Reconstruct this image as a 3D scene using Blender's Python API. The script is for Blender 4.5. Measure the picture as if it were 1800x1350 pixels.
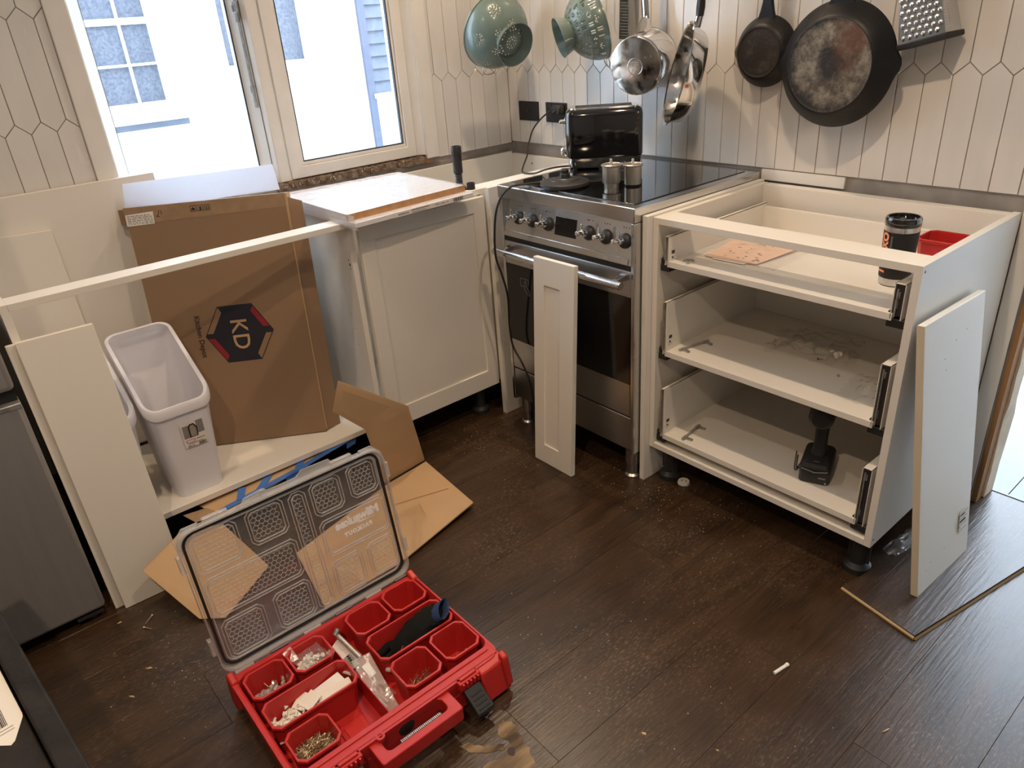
import bpy, math, random
from mathutils import Vector, Matrix

random.seed(7)
for o in list(bpy.data.objects): bpy.data.objects.remove(o, do_unlink=True)
SC = bpy.context.scene
COL = SC.collection
PI = math.pi

# ------------------------------------------------------------------ camera
cam = bpy.data.cameras.new('camera'); co = bpy.data.objects.new('camera', cam); COL.objects.link(co)
cam.sensor_fit = 'HORIZONTAL'; cam.sensor_width = 36.0; cam.lens = 1279.1 / 1800 * 36
cam.clip_start = .02; cam.clip_end = 100
_r = Vector((0.64533785, 0.76085424, -0.06811668)); _u = Vector((-0.303875, 0.33750105, 0.89092818)); _f = Vector((-0.70085594, 0.55425072, -0.44900679))
m = Matrix.Identity(4)
for i in range(3): m[i][0] = _r[i]; m[i][1] = _u[i]; m[i][2] = -_f[i]
m.translation = Vector((2.57509, -2.14057, 1.39279)); co.matrix_world = m
SC.camera = co

# ------------------------------------------------------------------ world, exposure
SC.view_settings.view_transform = 'Standard'; SC.view_settings.look = 'None'; SC.view_settings.gamma = 1
SC.view_settings.use_curve_mapping = False
SC.view_settings.exposure = 0.12
w = bpy.data.worlds.new('overcast_sky'); SC.world = w; w.use_nodes = True
bg = w.node_tree.nodes['Background']; bg.inputs[0].default_value = (.72, .85, 1.0, 1); bg.inputs[1].default_value = 11.0
LAMP_COL = (1.0, .75, .51)
LAMPS = [(0.60, -.50, 8.0), (1.85, -1.0, 9.5), (0.95, -1.90, 5.0), (2.30, -2.50, 15.0)]

# ------------------------------------------------------------------ mesh helpers
def fr(o, u, v):
    u = Vector(u).normalized(); v = Vector(v); v = (v - u * v.dot(u)).normalized(); n = u.cross(v); M = Matrix.Identity(4)
    for i in range(3): M[i][0] = u[i]; M[i][1] = v[i]; M[i][2] = n[i]
    M.translation = Vector(o); return M
def axis_fr(o, a, hint=(0, 0, 1)):
    a = Vector(a).normalized(); h = Vector(hint)
    if abs(a.dot(h)) > .98: h = Vector((1, 0, 0))
    x = h.cross(a).normalized(); y = a.cross(x); M = Matrix.Identity(4)
    for i in range(3): M[i][0] = x[i]; M[i][1] = y[i]; M[i][2] = a[i]
    M.translation = Vector(o); return M
def smooth_path(pts, k=6, closed=False):
    P = [Vector(p) for p in pts]; n = len(P); out = []
    rng = n if closed else n - 1
    for i in range(rng):
        if closed: a, b, c, d = P[(i-1) % n], P[i], P[(i+1) % n], P[(i+2) % n]
        else: a, b, c, d = P[max(i-1, 0)], P[i], P[i+1], P[min(i+2, n-1)]
        for j in range(k):
            t = j / k
            out.append(.5*((2*b)+(c-a)*t+(2*a-5*b+4*c-d)*t*t+(3*b-a-3*c+d)*t**3))
    if not closed: out.append(P[-1])
    return out
def rrect(x0, y0, x1, y1, r, k=4):
    out = []
    for cx, cy, a0 in ((x1-r, y1-r, 0), (x0+r, y1-r, PI/2), (x0+r, y0+r, PI), (x1-r, y0+r, 1.5*PI)):
        for i in range(k+1):
            a = a0 + PI/2*i/k; out.append((cx+r*math.cos(a), cy+r*math.sin(a)))
    return out
class MB:
    def __init__(s, M=None): s.v = []; s.f = []; s.M = M
    def add(s, vs, fs):
        b = len(s.v)
        for p in vs:
            p = Vector(p)
            s.v.append(s.M @ p if s.M else p)
        s.f += [[b+i for i in f] for f in fs]; return s
    def box(s, x0, y0, z0, x1, y1, z1):
        x0, x1 = sorted((x0, x1)); y0, y1 = sorted((y0, y1)); z0, z1 = sorted((z0, z1))
        return s.add([(x0,y0,z0),(x1,y0,z0),(x1,y1,z0),(x0,y1,z0),(x0,y0,z1),(x1,y0,z1),(x1,y1,z1),(x0,y1,z1)],
              [(0,3,2,1),(4,5,6,7),(0,1,5,4),(1,2,6,5),(2,3,7,6),(3,0,4,7)])
    def hexa(s, b, t):      # 4 bottom points ccw from above, 4 top points
        return s.add(list(b)+list(t), [(0,3,2,1),(4,5,6,7),(0,1,5,4),(1,2,6,5),(2,3,7,6),(3,0,4,7)])
    def slab(s, q, th):     # quad q (ccw seen from outside), extruded inwards
        q = [Vector(p) for p in q]; n = (q[1]-q[0]).cross(q[3]-q[0]).normalized()
        k = len(q); b = [p - n*th for p in q]
        return s.add(q+b, [tuple(range(k)), tuple(range(2*k-1, k-1, -1))] + [(i, i+k, (i+1) % k+k, (i+1) % k) for i in range(k)])
    def prism(s, poly, z0, z1):
        k = len(poly)
        ar = sum(poly[i][0]*poly[(i+1) % k][1]-poly[(i+1) % k][0]*poly[i][1] for i in range(k))
        if ar < 0: poly = poly[::-1]
        return s.add([(p[0], p[1], z0) for p in poly]+[(p[0], p[1], z1) for p in poly],
              [tuple(range(k-1, -1, -1)), tuple(range(k, 2*k))]+[(i, (i+1) % k, (i+1) % k+k, i+k) for i in range(k)])
    def loft(s, rings, cap0=True, cap1=True, closed=True):
        k = len(rings[0]); vs = [p for r in rings for p in r]; fs = []
        for i in range(len(rings)-1):
            for j in range(k if closed else k-1):
                a = i*k+j; b = i*k+(j+1) % k; fs.append((a, b, b+k, a+k))
        if cap0: fs.append(tuple(range(k-1, -1, -1)))
        if cap1: fs.append(tuple(range((len(rings)-1)*k, len(rings)*k)))
        return s.add(vs, fs)
    def ringframe(s, outer, inner, z0, z1):   # flat frame between two loops with the same count
        k = len(outer)
        vs = [(p[0],p[1],z0) for p in outer]+[(p[0],p[1],z0) for p in inner]+[(p[0],p[1],z1) for p in outer]+[(p[0],p[1],z1) for p in inner]
        fs = []
        for i in range(k):
            j = (i+1) % k
            fs += [(i, i+k, j+k, j), (i+2*k, j+2*k, j+3*k, i+3*k), (i, j, j+2*k, i+2*k), (i+k, i+3*k, j+3*k, j+k)]
        return s.add(vs, fs)
    def lathe(s, prof, o=(0,0,0), a=(0,0,1), n=32, cap0=False, cap1=False, skip=None):
        F = axis_fr(o, a); rings = []; vs = []; fs = []; idx = []
        for r, h in prof:
            if r < 1e-6: idx.append([len(vs)]); vs.append(F @ Vector((0, 0, h)))
            else:
                idx.append(list(range(len(vs), len(vs)+n)))
                vs += [F @ Vector((r*math.cos(2*PI*i/n), r*math.sin(2*PI*i/n), h)) for i in range(n)]
        for i in range(len(prof)-1):
            A, B = idx[i], idx[i+1]
            for j in range(n):
                if skip and skip(i, j): continue
                k = (j+1) % n
                if len(A) == 1 and len(B) == 1: continue
                if len(A) == 1: fs.append((A[0], B[k], B[j]))
                elif len(B) == 1: fs.append((A[j], A[k], B[0]))
                else: fs.append((A[j], A[k], B[k], B[j]))
        if cap0 and len(idx[0]) > 1: fs.append(tuple(reversed(idx[0])))
        if cap1 and len(idx[-1]) > 1: fs.append(tuple(idx[-1]))
        return s.add(vs, fs)
    def cyl(s, p0, p1, r0, r1=None, n=16):
        p0 = Vector(p0); p1 = Vector(p1); r1 = r0 if r1 is None else r1
        return s.lathe([(r0, 0), (r1, (p1-p0).length)], p0, p1-p0, n, True, True)
    def tube(s, pts, r, n=8, closed=False, flat=1.0, up=None):
        P = [Vector(p) for p in pts]; k = len(P); rings = []; prev = None
        for i in range(k):
            t = (P[(i+1) % k]-P[i-1]) if closed else (P[min(i+1, k-1)]-P[max(i-1, 0)])
            t.normalize()
            h = Vector(up) if up else (prev if prev else (Vector((0,0,1)) if abs(t.z) < .9 else Vector((1,0,0))))
            y = (h - t*h.dot(t)).normalized(); x = y.cross(t); prev = y
            rr = r[i] if isinstance(r, (list, tuple)) else r
            rings.append([P[i]+x*(rr*math.cos(2*PI*j/n))+y*(rr*flat*math.sin(2*PI*j/n)) for j in range(n)])
        if closed: rings.append(rings[0])
        return s.loft(rings, not closed, not closed)
    def sphere(s, c, rx, ry=None, rz=None, n=12, k=8):
        ry = ry or rx; rz = rz or rx; c = Vector(c); vs = [c-Vector((0,0,rz))]; fs = []
        for i in range(1, k):
            a = -PI/2+PI*i/k
            vs += [c+Vector((rx*math.cos(a)*math.cos(2*PI*j/n), ry*math.cos(a)*math.sin(2*PI*j/n), rz*math.sin(a))) for j in range(n)]
        vs.append(c+Vector((0,0,rz))); L = len(vs)-1
        for j in range(n):
            fs.append((0, 1+(j+1) % n, 1+j)); fs.append((L, L-n+j, L-n+(j+1) % n))
            for i in range(k-2):
                a = 1+i*n+j; b = 1+i*n+(j+1) % n; fs.append((a, b, b+n, a+n))
        return s.add(vs, fs)
    def mesh(s, name):
        me = bpy.data.meshes.new(name); me.from_pydata([tuple(p) for p in s.v], [], s.f); me.update(); return me
def finish(me, mat, angle=35):
    if isinstance(mat, str): mat = M_[mat]
    me.materials.clear(); me.materials.append(mat)
    me.shade_smooth(); me.set_sharp_from_angle(angle=math.radians(angle))
def link(name, me, parent=None):
    o = bpy.data.objects.new(name, me); COL.objects.link(o)
    if parent is not None:
        o.parent = parent; o.matrix_parent_inverse = parent_world(parent).inverted()
    return o
def parent_world(p): 
    M = p.matrix_basis.copy()
    if p.parent: M = parent_world(p.parent) @ p.matrix_parent_inverse @ M
    return M
def put(name, mb, mat, parent=None, bevel=0, seg=2, label=None, kind=None, solid=0, sub=0, angle=35):
    me = mb.mesh(name) if isinstance(mb, MB) else mb
    finish(me, mat, angle); o = link(name, me, parent)
    if solid: md = o.modifiers.new('thickness', 'SOLIDIFY'); md.thickness = solid; md.offset = 0
    if bevel:
        md = o.modifiers.new('bevel', 'BEVEL'); md.width = bevel; md.segments = seg; md.limit_method = 'ANGLE'; md.angle_limit = math.radians(40); md.harden_normals = False
    if sub: md = o.modifiers.new('sub', 'SUBSURF'); md.levels = sub; md.render_levels = sub
    if label: o['label'] = label
    if kind: o['kind'] = kind
    return o
def tag(o, label, cat, group=None, kind=None):
    o['label'] = label; o['category'] = cat
    if group: o['group'] = group
    if kind: o['kind'] = kind
    return o
def thing(name, label, cat, loc, group=None, kind=None):
    o = bpy.data.objects.new(name, None); COL.objects.link(o); o.location = loc; o.empty_display_size = .05
    if kind == 'structure':
        o['kind'] = kind
    else: tag(o, label, cat, group, kind)
    return o
def text_mesh(txt, size, M, mat, name, parent, depth=.0003, align='CENTER', bold=0, mirror=False, spacing=1.0, kind=None):
    cu = bpy.data.curves.new('txt', 'FONT'); cu.body = txt; cu.size = size; cu.extrude = depth; cu.align_x = align; cu.align_y = 'CENTER'; cu.offset = bold
    cu.space_character = spacing; cu.resolution_u = 3
    t = bpy.data.objects.new('txt', cu); COL.objects.link(t)
    dg = bpy.context.evaluated_depsgraph_get(); me = bpy.data.meshes.new_from_object(t.evaluated_get(dg)); bpy.data.objects.remove(t, do_unlink=True); bpy.data.curves.remove(cu)
    me.transform(M); me.name = name
    return put(name, me, mat, parent)
def barcode(F, u0, v0, u1, v1, n, mat, name, parent, z=.0004, vertical=True):
    mb = MB(F); rnd = random.Random(int(1000*abs(u0)+n)); L = (u1-u0) if vertical else (v1-v0); t = 0
    while t < 1:
        wd = rnd.choice((.35, .35, .7, 1.0))/n
        a = t; b = min(t+wd, 1)
        if vertical: mb.box(u0+a*L, v0, 0, u0+b*L, v1, z)
        else: mb.box(u0, v0+a*L, 0, u1, v0+b*L, z)
        t = b + rnd.choice((.35, .5, .8))/n
    return put(name, mb, mat, parent)

# ------------------------------------------------------------------ materials
M_ = {}
def mat(name, col, rough=.5, metal=0.0, var=0, vscale=8, bump=0, bscale=60, col2=None, coat=0, spec=.5, stretch=None, rvar=0, randv=0, trans=0, sss=0, trans_l=0):
    m = bpy.data.materials.new(name); m.use_nodes = True; M_[name] = m
    nt = m.node_tree; N = nt.nodes; L = nt.links; b = N['Principled BSDF']
    b.inputs['Base Color'].default_value = (*col, 1); b.inputs['Roughness'].default_value = rough; b.inputs['Metallic'].default_value = metal
    b.inputs['Specular IOR Level'].default_value = spec
    if coat: b.inputs['Coat Weight'].default_value = coat; b.inputs['Coat Roughness'].default_value = .08
    if trans: b.inputs['Transmission Weight'].default_value = trans
    if sss: b.inputs['Subsurface Weight'].default_value = sss; b.inputs['Subsurface Radius'].default_value = (.02, .02, .02); b.inputs['Subsurface Scale'].default_value = .5
    if trans_l:
        tl = N.new('ShaderNodeBsdfTranslucent'); tl.inputs[0].default_value = (*col, 1); mxs = N.new('ShaderNodeMixShader'); mxs.inputs[0].default_value = trans_l
        L.new(b.outputs[0], mxs.inputs[1]); L.new(tl.outputs[0], mxs.inputs[2]); L.new(mxs.outputs[0], N['Material Output'].inputs[0])
    vec = None
    if var or bump or rvar or col2:
        tc = N.new('ShaderNodeTexCoord'); vec = tc.outputs['Object']
        if stretch:
            mp = N.new('ShaderNodeMapping'); mp.inputs['Scale'].default_value = stretch; L.new(vec, mp.inputs[0]); vec = mp.outputs[0]
    src = None
    if var or col2:
        nz = N.new('ShaderNodeTexNoise'); nz.inputs['Scale'].default_value = vscale; nz.inputs['Detail'].default_value = 6; L.new(vec, nz.inputs['Vector'])
        mx = N.new('ShaderNodeMix'); mx.data_type = 'RGBA'
        c2 = col2 if col2 else tuple(c*(1-var) for c in col)
        mx.inputs[6].default_value = (*col, 1); mx.inputs[7].default_value = (*c2, 1)
        rp = N.new('ShaderNodeMapRange'); rp.inputs[1].default_value = .35; rp.inputs[2].default_value = .65
        L.new(nz.outputs[0], rp.inputs[0]); L.new(rp.outputs[0], mx.inputs[0]); L.new(mx.outputs[2], b.inputs['Base Color']); src = mx.outputs[2]
    if randv:
        oi = N.new('ShaderNodeObjectInfo'); mr = N.new('ShaderNodeMapRange'); mr.inputs[3].default_value = 1-randv; mr.inputs[4].default_value = 1+randv*.3
        L.new(oi.outputs['Random'], mr.inputs[0]); ml = N.new('ShaderNodeVectorMath'); ml.operation = 'SCALE'
        if src: L.new(src, ml.inputs[0])
        else: ml.inputs[0].default_value = col
        L.new(mr.outputs[0], ml.inputs['Scale']); L.new(ml.outputs[0], b.inputs['Base Color'])
    if rvar:
        n2 = N.new('ShaderNodeTexNoise'); n2.inputs['Scale'].default_value = vscale*1.7; n2.inputs['Detail'].default_value = 4; L.new(vec, n2.inputs['Vector'])
        r2 = N.new('ShaderNodeMapRange'); r2.inputs[1].default_value = .3; r2.inputs[2].default_value = .7; r2.inputs[3].default_value = max(rough-rvar, .02); r2.inputs[4].default_value = min(rough+rvar, 1)
        L.new(n2.outputs[0], r2.inputs[0]); L.new(r2.outputs[0], b.inputs['Roughness'])
    if bump:
        n3 = N.new('ShaderNodeTexNoise'); n3.inputs['Scale'].default_value = bscale; n3.inputs['Detail'].default_value = 5; L.new(vec, n3.inputs['Vector'])
        bp = N.new('ShaderNodeBump'); bp.inputs['Strength'].default_value = bump; bp.inputs['Distance'].default_value = .002; L.new(n3.outputs[0], bp.inputs['Height']); L.new(bp.outputs[0], b.inputs['Normal'])
    return m
def clear(name, tint=(1,1,1), gloss=.06, rough=.05, haze=0, bump=0, bscale=80):
    m = bpy.data.materials.new(name); m.use_nodes = True; M_[name] = m
    nt = m.node_tree; N = nt.nodes; L = nt.links; N.remove(N['Principled BSDF']); out = N['Material Output']
    t = N.new('ShaderNodeBsdfTransparent'); t.inputs[0].default_value = (*tint, 1)
    g = N.new('ShaderNodeBsdfGlossy'); g.inputs['Roughness'].default_value = rough
    f = N.new('ShaderNodeLayerWeight'); f.inputs[0].default_value = .5
    pw = N.new('ShaderNodeMath'); pw.operation = 'POWER'; pw.inputs[1].default_value = 4; L.new(f.outputs['Facing'], pw.inputs[0])
    a = N.new('ShaderNodeMath'); a.operation = 'MULTIPLY_ADD'; a.inputs[1].default_value = .6; a.inputs[2].default_value = gloss+.03; L.new(pw.outputs[0], a.inputs[0])
    mx = N.new('ShaderNodeMixShader'); L.new(a.outputs[0], mx.inputs[0]); L.new(t.outputs[0], mx.inputs[1]); L.new(g.outputs[0], mx.inputs[2]); last = mx
    if bump:
        tc = N.new('ShaderNodeTexCoord'); n3 = N.new('ShaderNodeTexNoise'); n3.inputs['Scale'].default_value = bscale; n3.inputs['Detail'].default_value = 4; L.new(tc.outputs['Object'], n3.inputs['Vector'])
        bp = N.new('ShaderNodeBump'); bp.inputs['Strength'].default_value = bump; bp.inputs['Distance'].default_value = .004; L.new(n3.outputs[0], bp.inputs['Height']); L.new(bp.outputs[0], g.inputs['Normal']); L.new(bp.outputs[0], f.inputs['Normal'])
    if haze:
        d = N.new('ShaderNodeBsdfDiffuse'); d.inputs[0].default_value = (.9, .9, .9, 1); m2 = N.new('ShaderNodeMixShader'); m2.inputs[0].default_value = haze
        L.new(last.outputs[0], m2.inputs[1]); L.new(d.outputs[0], m2.inputs[2]); last = m2
    L.new(last.outputs[0], out.inputs[0]); return m
def glow(name, col, s):
    m = bpy.data.materials.new(name); m.use_nodes = True; M_[name] = m
    N = m.node_tree.nodes; N.remove(N['Principled BSDF']); e = N.new('ShaderNodeEmission'); e.inputs[0].default_value = (*col, 1); e.inputs[1].default_value = s
    m.node_tree.links.new(e.outputs[0], N['Material Output'].inputs[0])

mat('cabinet_white', (.80, .76, .69), .38, var=.03, vscale=3)
mat('panel_white', (.80, .765, .70), .42)
mat('melamine_edge', (.74, .64, .48), .45)
mat('tile', (.78, .75, .71), .18, var=.07, vscale=9, rvar=.12, bump=.10, bscale=16, randv=.06, stretch=(1, 1, .35))
mat('grout', (.30, .275, .245), .9)
mat('plaster', (.36, .33, .30), .9, var=.25, vscale=14, bump=.3, bscale=60)
mat('paint_white', (.80, .78, .74), .6)
mat('room_wall', (.30, .28, .25), .8)
mat('ceiling_paint', (.85, .84, .81), .8)
mat('upvc', (.80, .77, .72), .35, var=.05, vscale=12)
mat('gasket', (.02, .022, .025), .6)
mat('galv', (.46, .46, .46), .42, .7, var=.3, vscale=60)
mat('timber_raw', (.42, .22, .09), .7, var=.35, vscale=14, stretch=(1, 1, .12), bump=.3, bscale=90)
mat('timber_sill', (.075, .04, .022), .85, col2=(.22, .165, .12), vscale=45, bump=.6, bscale=70)
mat('plaster_cream', (.78, .68, .52), .8, var=.15, vscale=20, bump=.3)
mat('steel', (.60, .60, .60), .24, 1.0, rvar=.05, vscale=5)
mat('steel_brushed', (.50, .49, .48), .33, 1.0, rvar=.04, vscale=6)
mat('fridge_steel', (.34, .335, .33), .45, .45, var=.06, vscale=60, stretch=(1, 1, .1))
mat('chrome', (.75, .74, .72), .09, 1.0, rvar=.05, vscale=12)
mat('chrome_used', (.66, .64, .61), .16, 1.0, var=.25, vscale=26, rvar=.12)
mat('nickel', (.60, .55, .48), .38, 1.0)
mat('dark_metal', (.10, .10, .11), .4, .8)
mat('zinc', (.58, .57, .55), .42, .65, var=.15, vscale=90)
mat('black_glass', (.006, .006, .007), .05, 0, coat=.5, spec=.6, rvar=.03, vscale=10)
mat('oven_glass', (.008, .008, .009), .10, 0, spec=.5)
mat('black_gloss', (.008, .008, .009), .08, 0, coat=1.0)
mat('black_plastic', (.022, .022, .023), .45, bump=.08, bscale=200)
mat('black_matt', (.012, .012, .013), .6, var=.3, vscale=40)
mat('black_rubber', (.012, .012, .013), .5)
mat('black_worn', (.010, .009, .009), .68, spec=.3, col2=(.024, .020, .019), vscale=22, bump=.25, bscale=120)
mat('cast_iron', (.009, .009, .010), .45, spec=.35, var=.4, vscale=30, bump=.35, bscale=140)
mat('green_enamel', (.145, .20, .178), .26, coat=.35, spec=.5)
mat('red_plastic', (.50, .022, .020), .38, bump=.05, bscale=300)
mat('red_plastic_dark', (.42, .015, .016), .42)
mat('cardboard', (.50, .33, .185), .85, var=.10, vscale=6, bump=.08, bscale=30)
mat('cardboard_box', (.285, .18, .105), .8, var=.07, vscale=4)
mat('tape_brown', (.36, .235, .14), .25, var=.15, vscale=30)
mat('tape_blue', (.05, .16, .50), .6, var=.1, vscale=30)
mat('paper_white', (.82, .82, .83), .8, var=.03)
mat('wrapped_white', (.82, .82, .84), .18, coat=.6, bump=.5, bscale=30)
mat('foam_white', (.88, .89, .94), .6, trans_l=.7)
mat('label_white', (.78, .75, .70), .6)
mat('ink', (.02, .018, .022), .6)
mat('ink_brown', (.045, .02, .02), .7)
mat('ink_navy', (.012, .012, .022), .6)
mat('ink_red', (.26, .012, .022), .6)
mat('ink_grey', (.25, .24, .24), .6)
mat('ink_orange', (.95, .32, .16), .5)
mat('ink_white', (.92, .92, .92), .6)
mat('bin_plastic', (.80, .79, .84), .42, sss=.15)
mat('paper_pink', (.82, .56, .42), .85)
mat('fabric_black', (.010, .011, .011), .95, bump=.4, bscale=260, spec=.15)
mat('fabric_navy', (.012, .035, .11), .9, bump=.4, bscale=260)
mat('brass_screw', (.55, .40, .20), .32, 1.0, var=.4, vscale=150)
mat('wood_chip', (.62, .48, .28), .8)
mat('white_plastic', (.82, .80, .76), .4)
mat('sawdust', (.62, .53, .42), .9)
mat('board_core', (.48, .26, .12), .85, var=.2, vscale=40)
mat('laminate_core', (.42, .31, .16), .8)
mat('render_white', (.70, .73, .76), .9, var=.03)
mat('house_grey', (.10, .115, .15), .8, var=.2, vscale=20)
mat('house_grey_edge', (.07, .08, .115), .8)
mat('house_glass', (.07, .08, .105), .1, 0, col2=(.125, .135, .165), vscale=60)
mat('terrace', (.15, .16, .185), .5, var=.06, vscale=5)
clear('pane', (.97, .99, 1.0), .03, .06, haze=.02)
clear('clear_lid', (.95, .945, .94), .035, .10, haze=.05, bump=.15, bscale=40)
clear('clear_ridge', (.96, .96, .96), .14, .22, haze=.22)
clear('clear_hex', (.97, .97, .97), .16, .28, haze=.24)
clear('clear_film', (.99, .99, 1.0), .05, .12, haze=.22, bump=.8, bscale=40)
clear('bag_film', (.99, .99, .99), .03, .10, haze=.09, bump=.6, bscale=70)
glow('lamp_glow', (1.0, .80, .55), 14)

def floor_material():
    m = bpy.data.materials.new('floor_laminate'); m.use_nodes = True; M_['floor_laminate'] = m
    nt = m.node_tree; N = nt.nodes; L = nt.links; b = N['Principled BSDF']
    ge = N.new('ShaderNodeNewGeometry'); pos = ge.outputs['Position']
    oi = N.new('ShaderNodeObjectInfo'); sh = N.new('ShaderNodeVectorMath'); sh.operation = 'MULTIPLY_ADD'
    cmb = N.new('ShaderNodeCombineXYZ'); L.new(oi.outputs['Random'], cmb.inputs[1])
    L.new(cmb.outputs[0], sh.inputs[0]); sh.inputs[1].default_value = (1, 17, 1); L.new(pos, sh.inputs[2])
    mp = N.new('ShaderNodeMapping'); mp.inputs['Scale'].default_value = (1, .06, 1); L.new(sh.outputs[0], mp.inputs[0])
    g1 = N.new('ShaderNodeTexNoise'); g1.inputs['Scale'].default_value = 150; g1.inputs['Detail'].default_value = 5; L.new(mp.outputs[0], g1.inputs[0])
    mp2 = N.new('ShaderNodeMapping'); mp2.inputs['Scale'].default_value = (1, .22, 1); L.new(sh.outputs[0], mp2.inputs[0])
    g2 = N.new('ShaderNodeTexNoise'); g2.inputs['Scale'].default_value = 9; g2.inputs['Detail'].default_value = 4; g2.inputs['Distortion'].default_value = 1.2; L.new(mp2.outputs[0], g2.inputs[0])
    cr = N.new('ShaderNodeValToRGB'); e = cr.color_ramp.elements
    e[0].position = .30; e[0].color = (.014, .0075, .004, 1); e[1].position = .72; e[1].color = (.070, .037, .018, 1)
    ad = N.new('ShaderNodeMath'); ad.operation = 'MULTIPLY_ADD'; ad.inputs[1].default_value = .45; L.new(g1.outputs[0], ad.inputs[0])
    hf = N.new('ShaderNodeMath'); hf.operation = 'MULTIPLY'; hf.inputs[1].default_value = .55; L.new(g2.outputs[0], hf.inputs[0]); L.new(hf.outputs[0], ad.inputs[2])
    L.new(ad.outputs[0], cr.inputs[0])
    # dusty scuffs with a shape of their own
    d1 = N.new('ShaderNodeTexNoise'); d1.inputs['Scale'].default_value = 3.2; d1.inputs['Detail'].default_value = 7; d1.inputs['Roughness'].default_value = .7; L.new(pos, d1.inputs[0])
    mr = N.new('ShaderNodeMapRange'); mr.inputs[1].default_value = .44; mr.inputs[2].default_value = .74; mr.inputs[4].default_value = .60; L.new(d1.outputs[0], mr.inputs[0])
    sp = N.new('ShaderNodeTexNoise'); sp.inputs['Scale'].default_value = 260; sp.inputs['Detail'].default_value = 2
    mp3 = N.new('ShaderNodeMapping'); mp3.inputs['Scale'].default_value = (1, .25, 1); L.new(pos, mp3.inputs[0]); L.new(mp3.outputs[0], sp.inputs[0])
    ms = N.new('ShaderNodeMapRange'); ms.inputs[1].default_value = .52; ms.inputs[2].default_value = .70; L.new(sp.outputs[0], ms.inputs[0])
    mm = N.new('ShaderNodeMath'); mm.operation = 'MULTIPLY'; L.new(mr.outputs[0], mm.inputs[0]); L.new(ms.outputs[0], mm.inputs[1])
    mx = N.new('ShaderNodeMix'); mx.data_type = 'RGBA'; L.new(mm.outputs[0], mx.inputs[0]); L.new(cr.outputs[0], mx.inputs[6]); mx.inputs[7].default_value = (.27, .20, .145, 1)
    L.new(mx.outputs[2], b.inputs['Base Color'])
    rr = N.new('ShaderNodeMapRange'); rr.inputs[3].default_value = .20; rr.inputs[4].default_value = .42; L.new(d1.outputs[0], rr.inputs[0]); L.new(rr.outputs[0], b.inputs['Roughness'])
    bp = N.new('ShaderNodeBump'); bp.inputs['Strength'].default_value = .5; bp.inputs['Distance'].default_value = .0015; L.new(g1.outputs[0], bp.inputs['Height']); L.new(bp.outputs[0], b.inputs['Normal'])
floor_material()
def skillet_material(name, c, R, pale, mid, rust):
    m = mat(name, (.03, .028, .027), .62, bump=.5, bscale=110)
    nt = m.node_tree; N = nt.nodes; L = nt.links; b = N['Principled BSDF']; tc = N.new('ShaderNodeTexCoord'); P = tc.outputs['Object']
    n1 = N.new('ShaderNodeTexNoise'); n1.inputs['Scale'].default_value = 26; n1.inputs['Detail'].default_value = 10; n1.inputs['Roughness'].default_value = .78; L.new(P, n1.inputs[0])
    vd = N.new('ShaderNodeVectorMath'); vd.operation = 'DISTANCE'; vd.inputs[1].default_value = (c[0]+R*.08, c[1], c[2]+R*.05); L.new(P, vd.inputs[0])
    rd = N.new('ShaderNodeMapRange'); rd.inputs[1].default_value = R*.18; rd.inputs[2].default_value = R*.42; rd.inputs[3].default_value = -.20; rd.inputs[4].default_value = .03; L.new(vd.outputs['Value'], rd.inputs[0])
    re = N.new('ShaderNodeMapRange'); re.inputs[1].default_value = R*.82; re.inputs[2].default_value = R*1.02; re.inputs[3].default_value = 0; re.inputs[4].default_value = -.16; L.new(vd.outputs['Value'], re.inputs[0])
    a1 = N.new('ShaderNodeMath'); a1.operation = 'ADD'; L.new(n1.outputs[0], a1.inputs[0]); L.new(rd.outputs[0], a1.inputs[1])
    a2 = N.new('ShaderNodeMath'); a2.operation = 'ADD'; L.new(a1.outputs[0], a2.inputs[0]); L.new(re.outputs[0], a2.inputs[1])
    cr = N.new('ShaderNodeValToRGB'); e = cr.color_ramp.elements; e[0].position = .36; e[0].color = (.018, .015, .014, 1); e[1].position = .66; e[1].color = (*pale, 1)
    q = cr.color_ramp.elements.new(.50); q.color = (*mid, 1); L.new(a2.outputs[0], cr.inputs[0])
    n2 = N.new('ShaderNodeTexNoise'); n2.inputs['Scale'].default_value = 9; n2.inputs['Detail'].default_value = 5; L.new(P, n2.inputs[0])
    vx = N.new('ShaderNodeVectorMath'); vx.operation = 'DISTANCE'; vx.inputs[1].default_value = (c[0]+R*.65, c[1], c[2]+R*.45); L.new(P, vx.inputs[0])
    rx = N.new('ShaderNodeMapRange'); rx.inputs[1].default_value = R*.9; rx.inputs[2].default_value = R*.2; rx.inputs[3].default_value = -.15; rx.inputs[4].default_value = .12; L.new(vx.outputs['Value'], rx.inputs[0])
    a3 = N.new('ShaderNodeMath'); a3.operation = 'ADD'; L.new(n2.outputs[0], a3.inputs[0]); L.new(rx.outputs[0], a3.inputs[1])
    r2 = N.new('ShaderNodeMapRange'); r2.inputs[1].default_value = .48; r2.inputs[2].default_value = .66; r2.inputs[4].default_value = .75; L.new(a3.outputs[0], r2.inputs[0])
    mx = N.new('ShaderNodeMix'); mx.data_type = 'RGBA'; mx.inputs[7].default_value = (*rust, 1); L.new(r2.outputs[0], mx.inputs[0]); L.new(cr.outputs[0], mx.inputs[6]); L.new(mx.outputs[2], b.inputs['Base Color'])
skillet_material('skillet_base', (1.491, -.118, 1.217), .118, (.27, .24, .19), (.10, .085, .065), (.11, .04, .018))
skillet_material('skillet_base_dark', (1.240, -.062, 1.250), .068, (.065, .057, .053), (.018, .016, .015), (.022, .013, .011))

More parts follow.
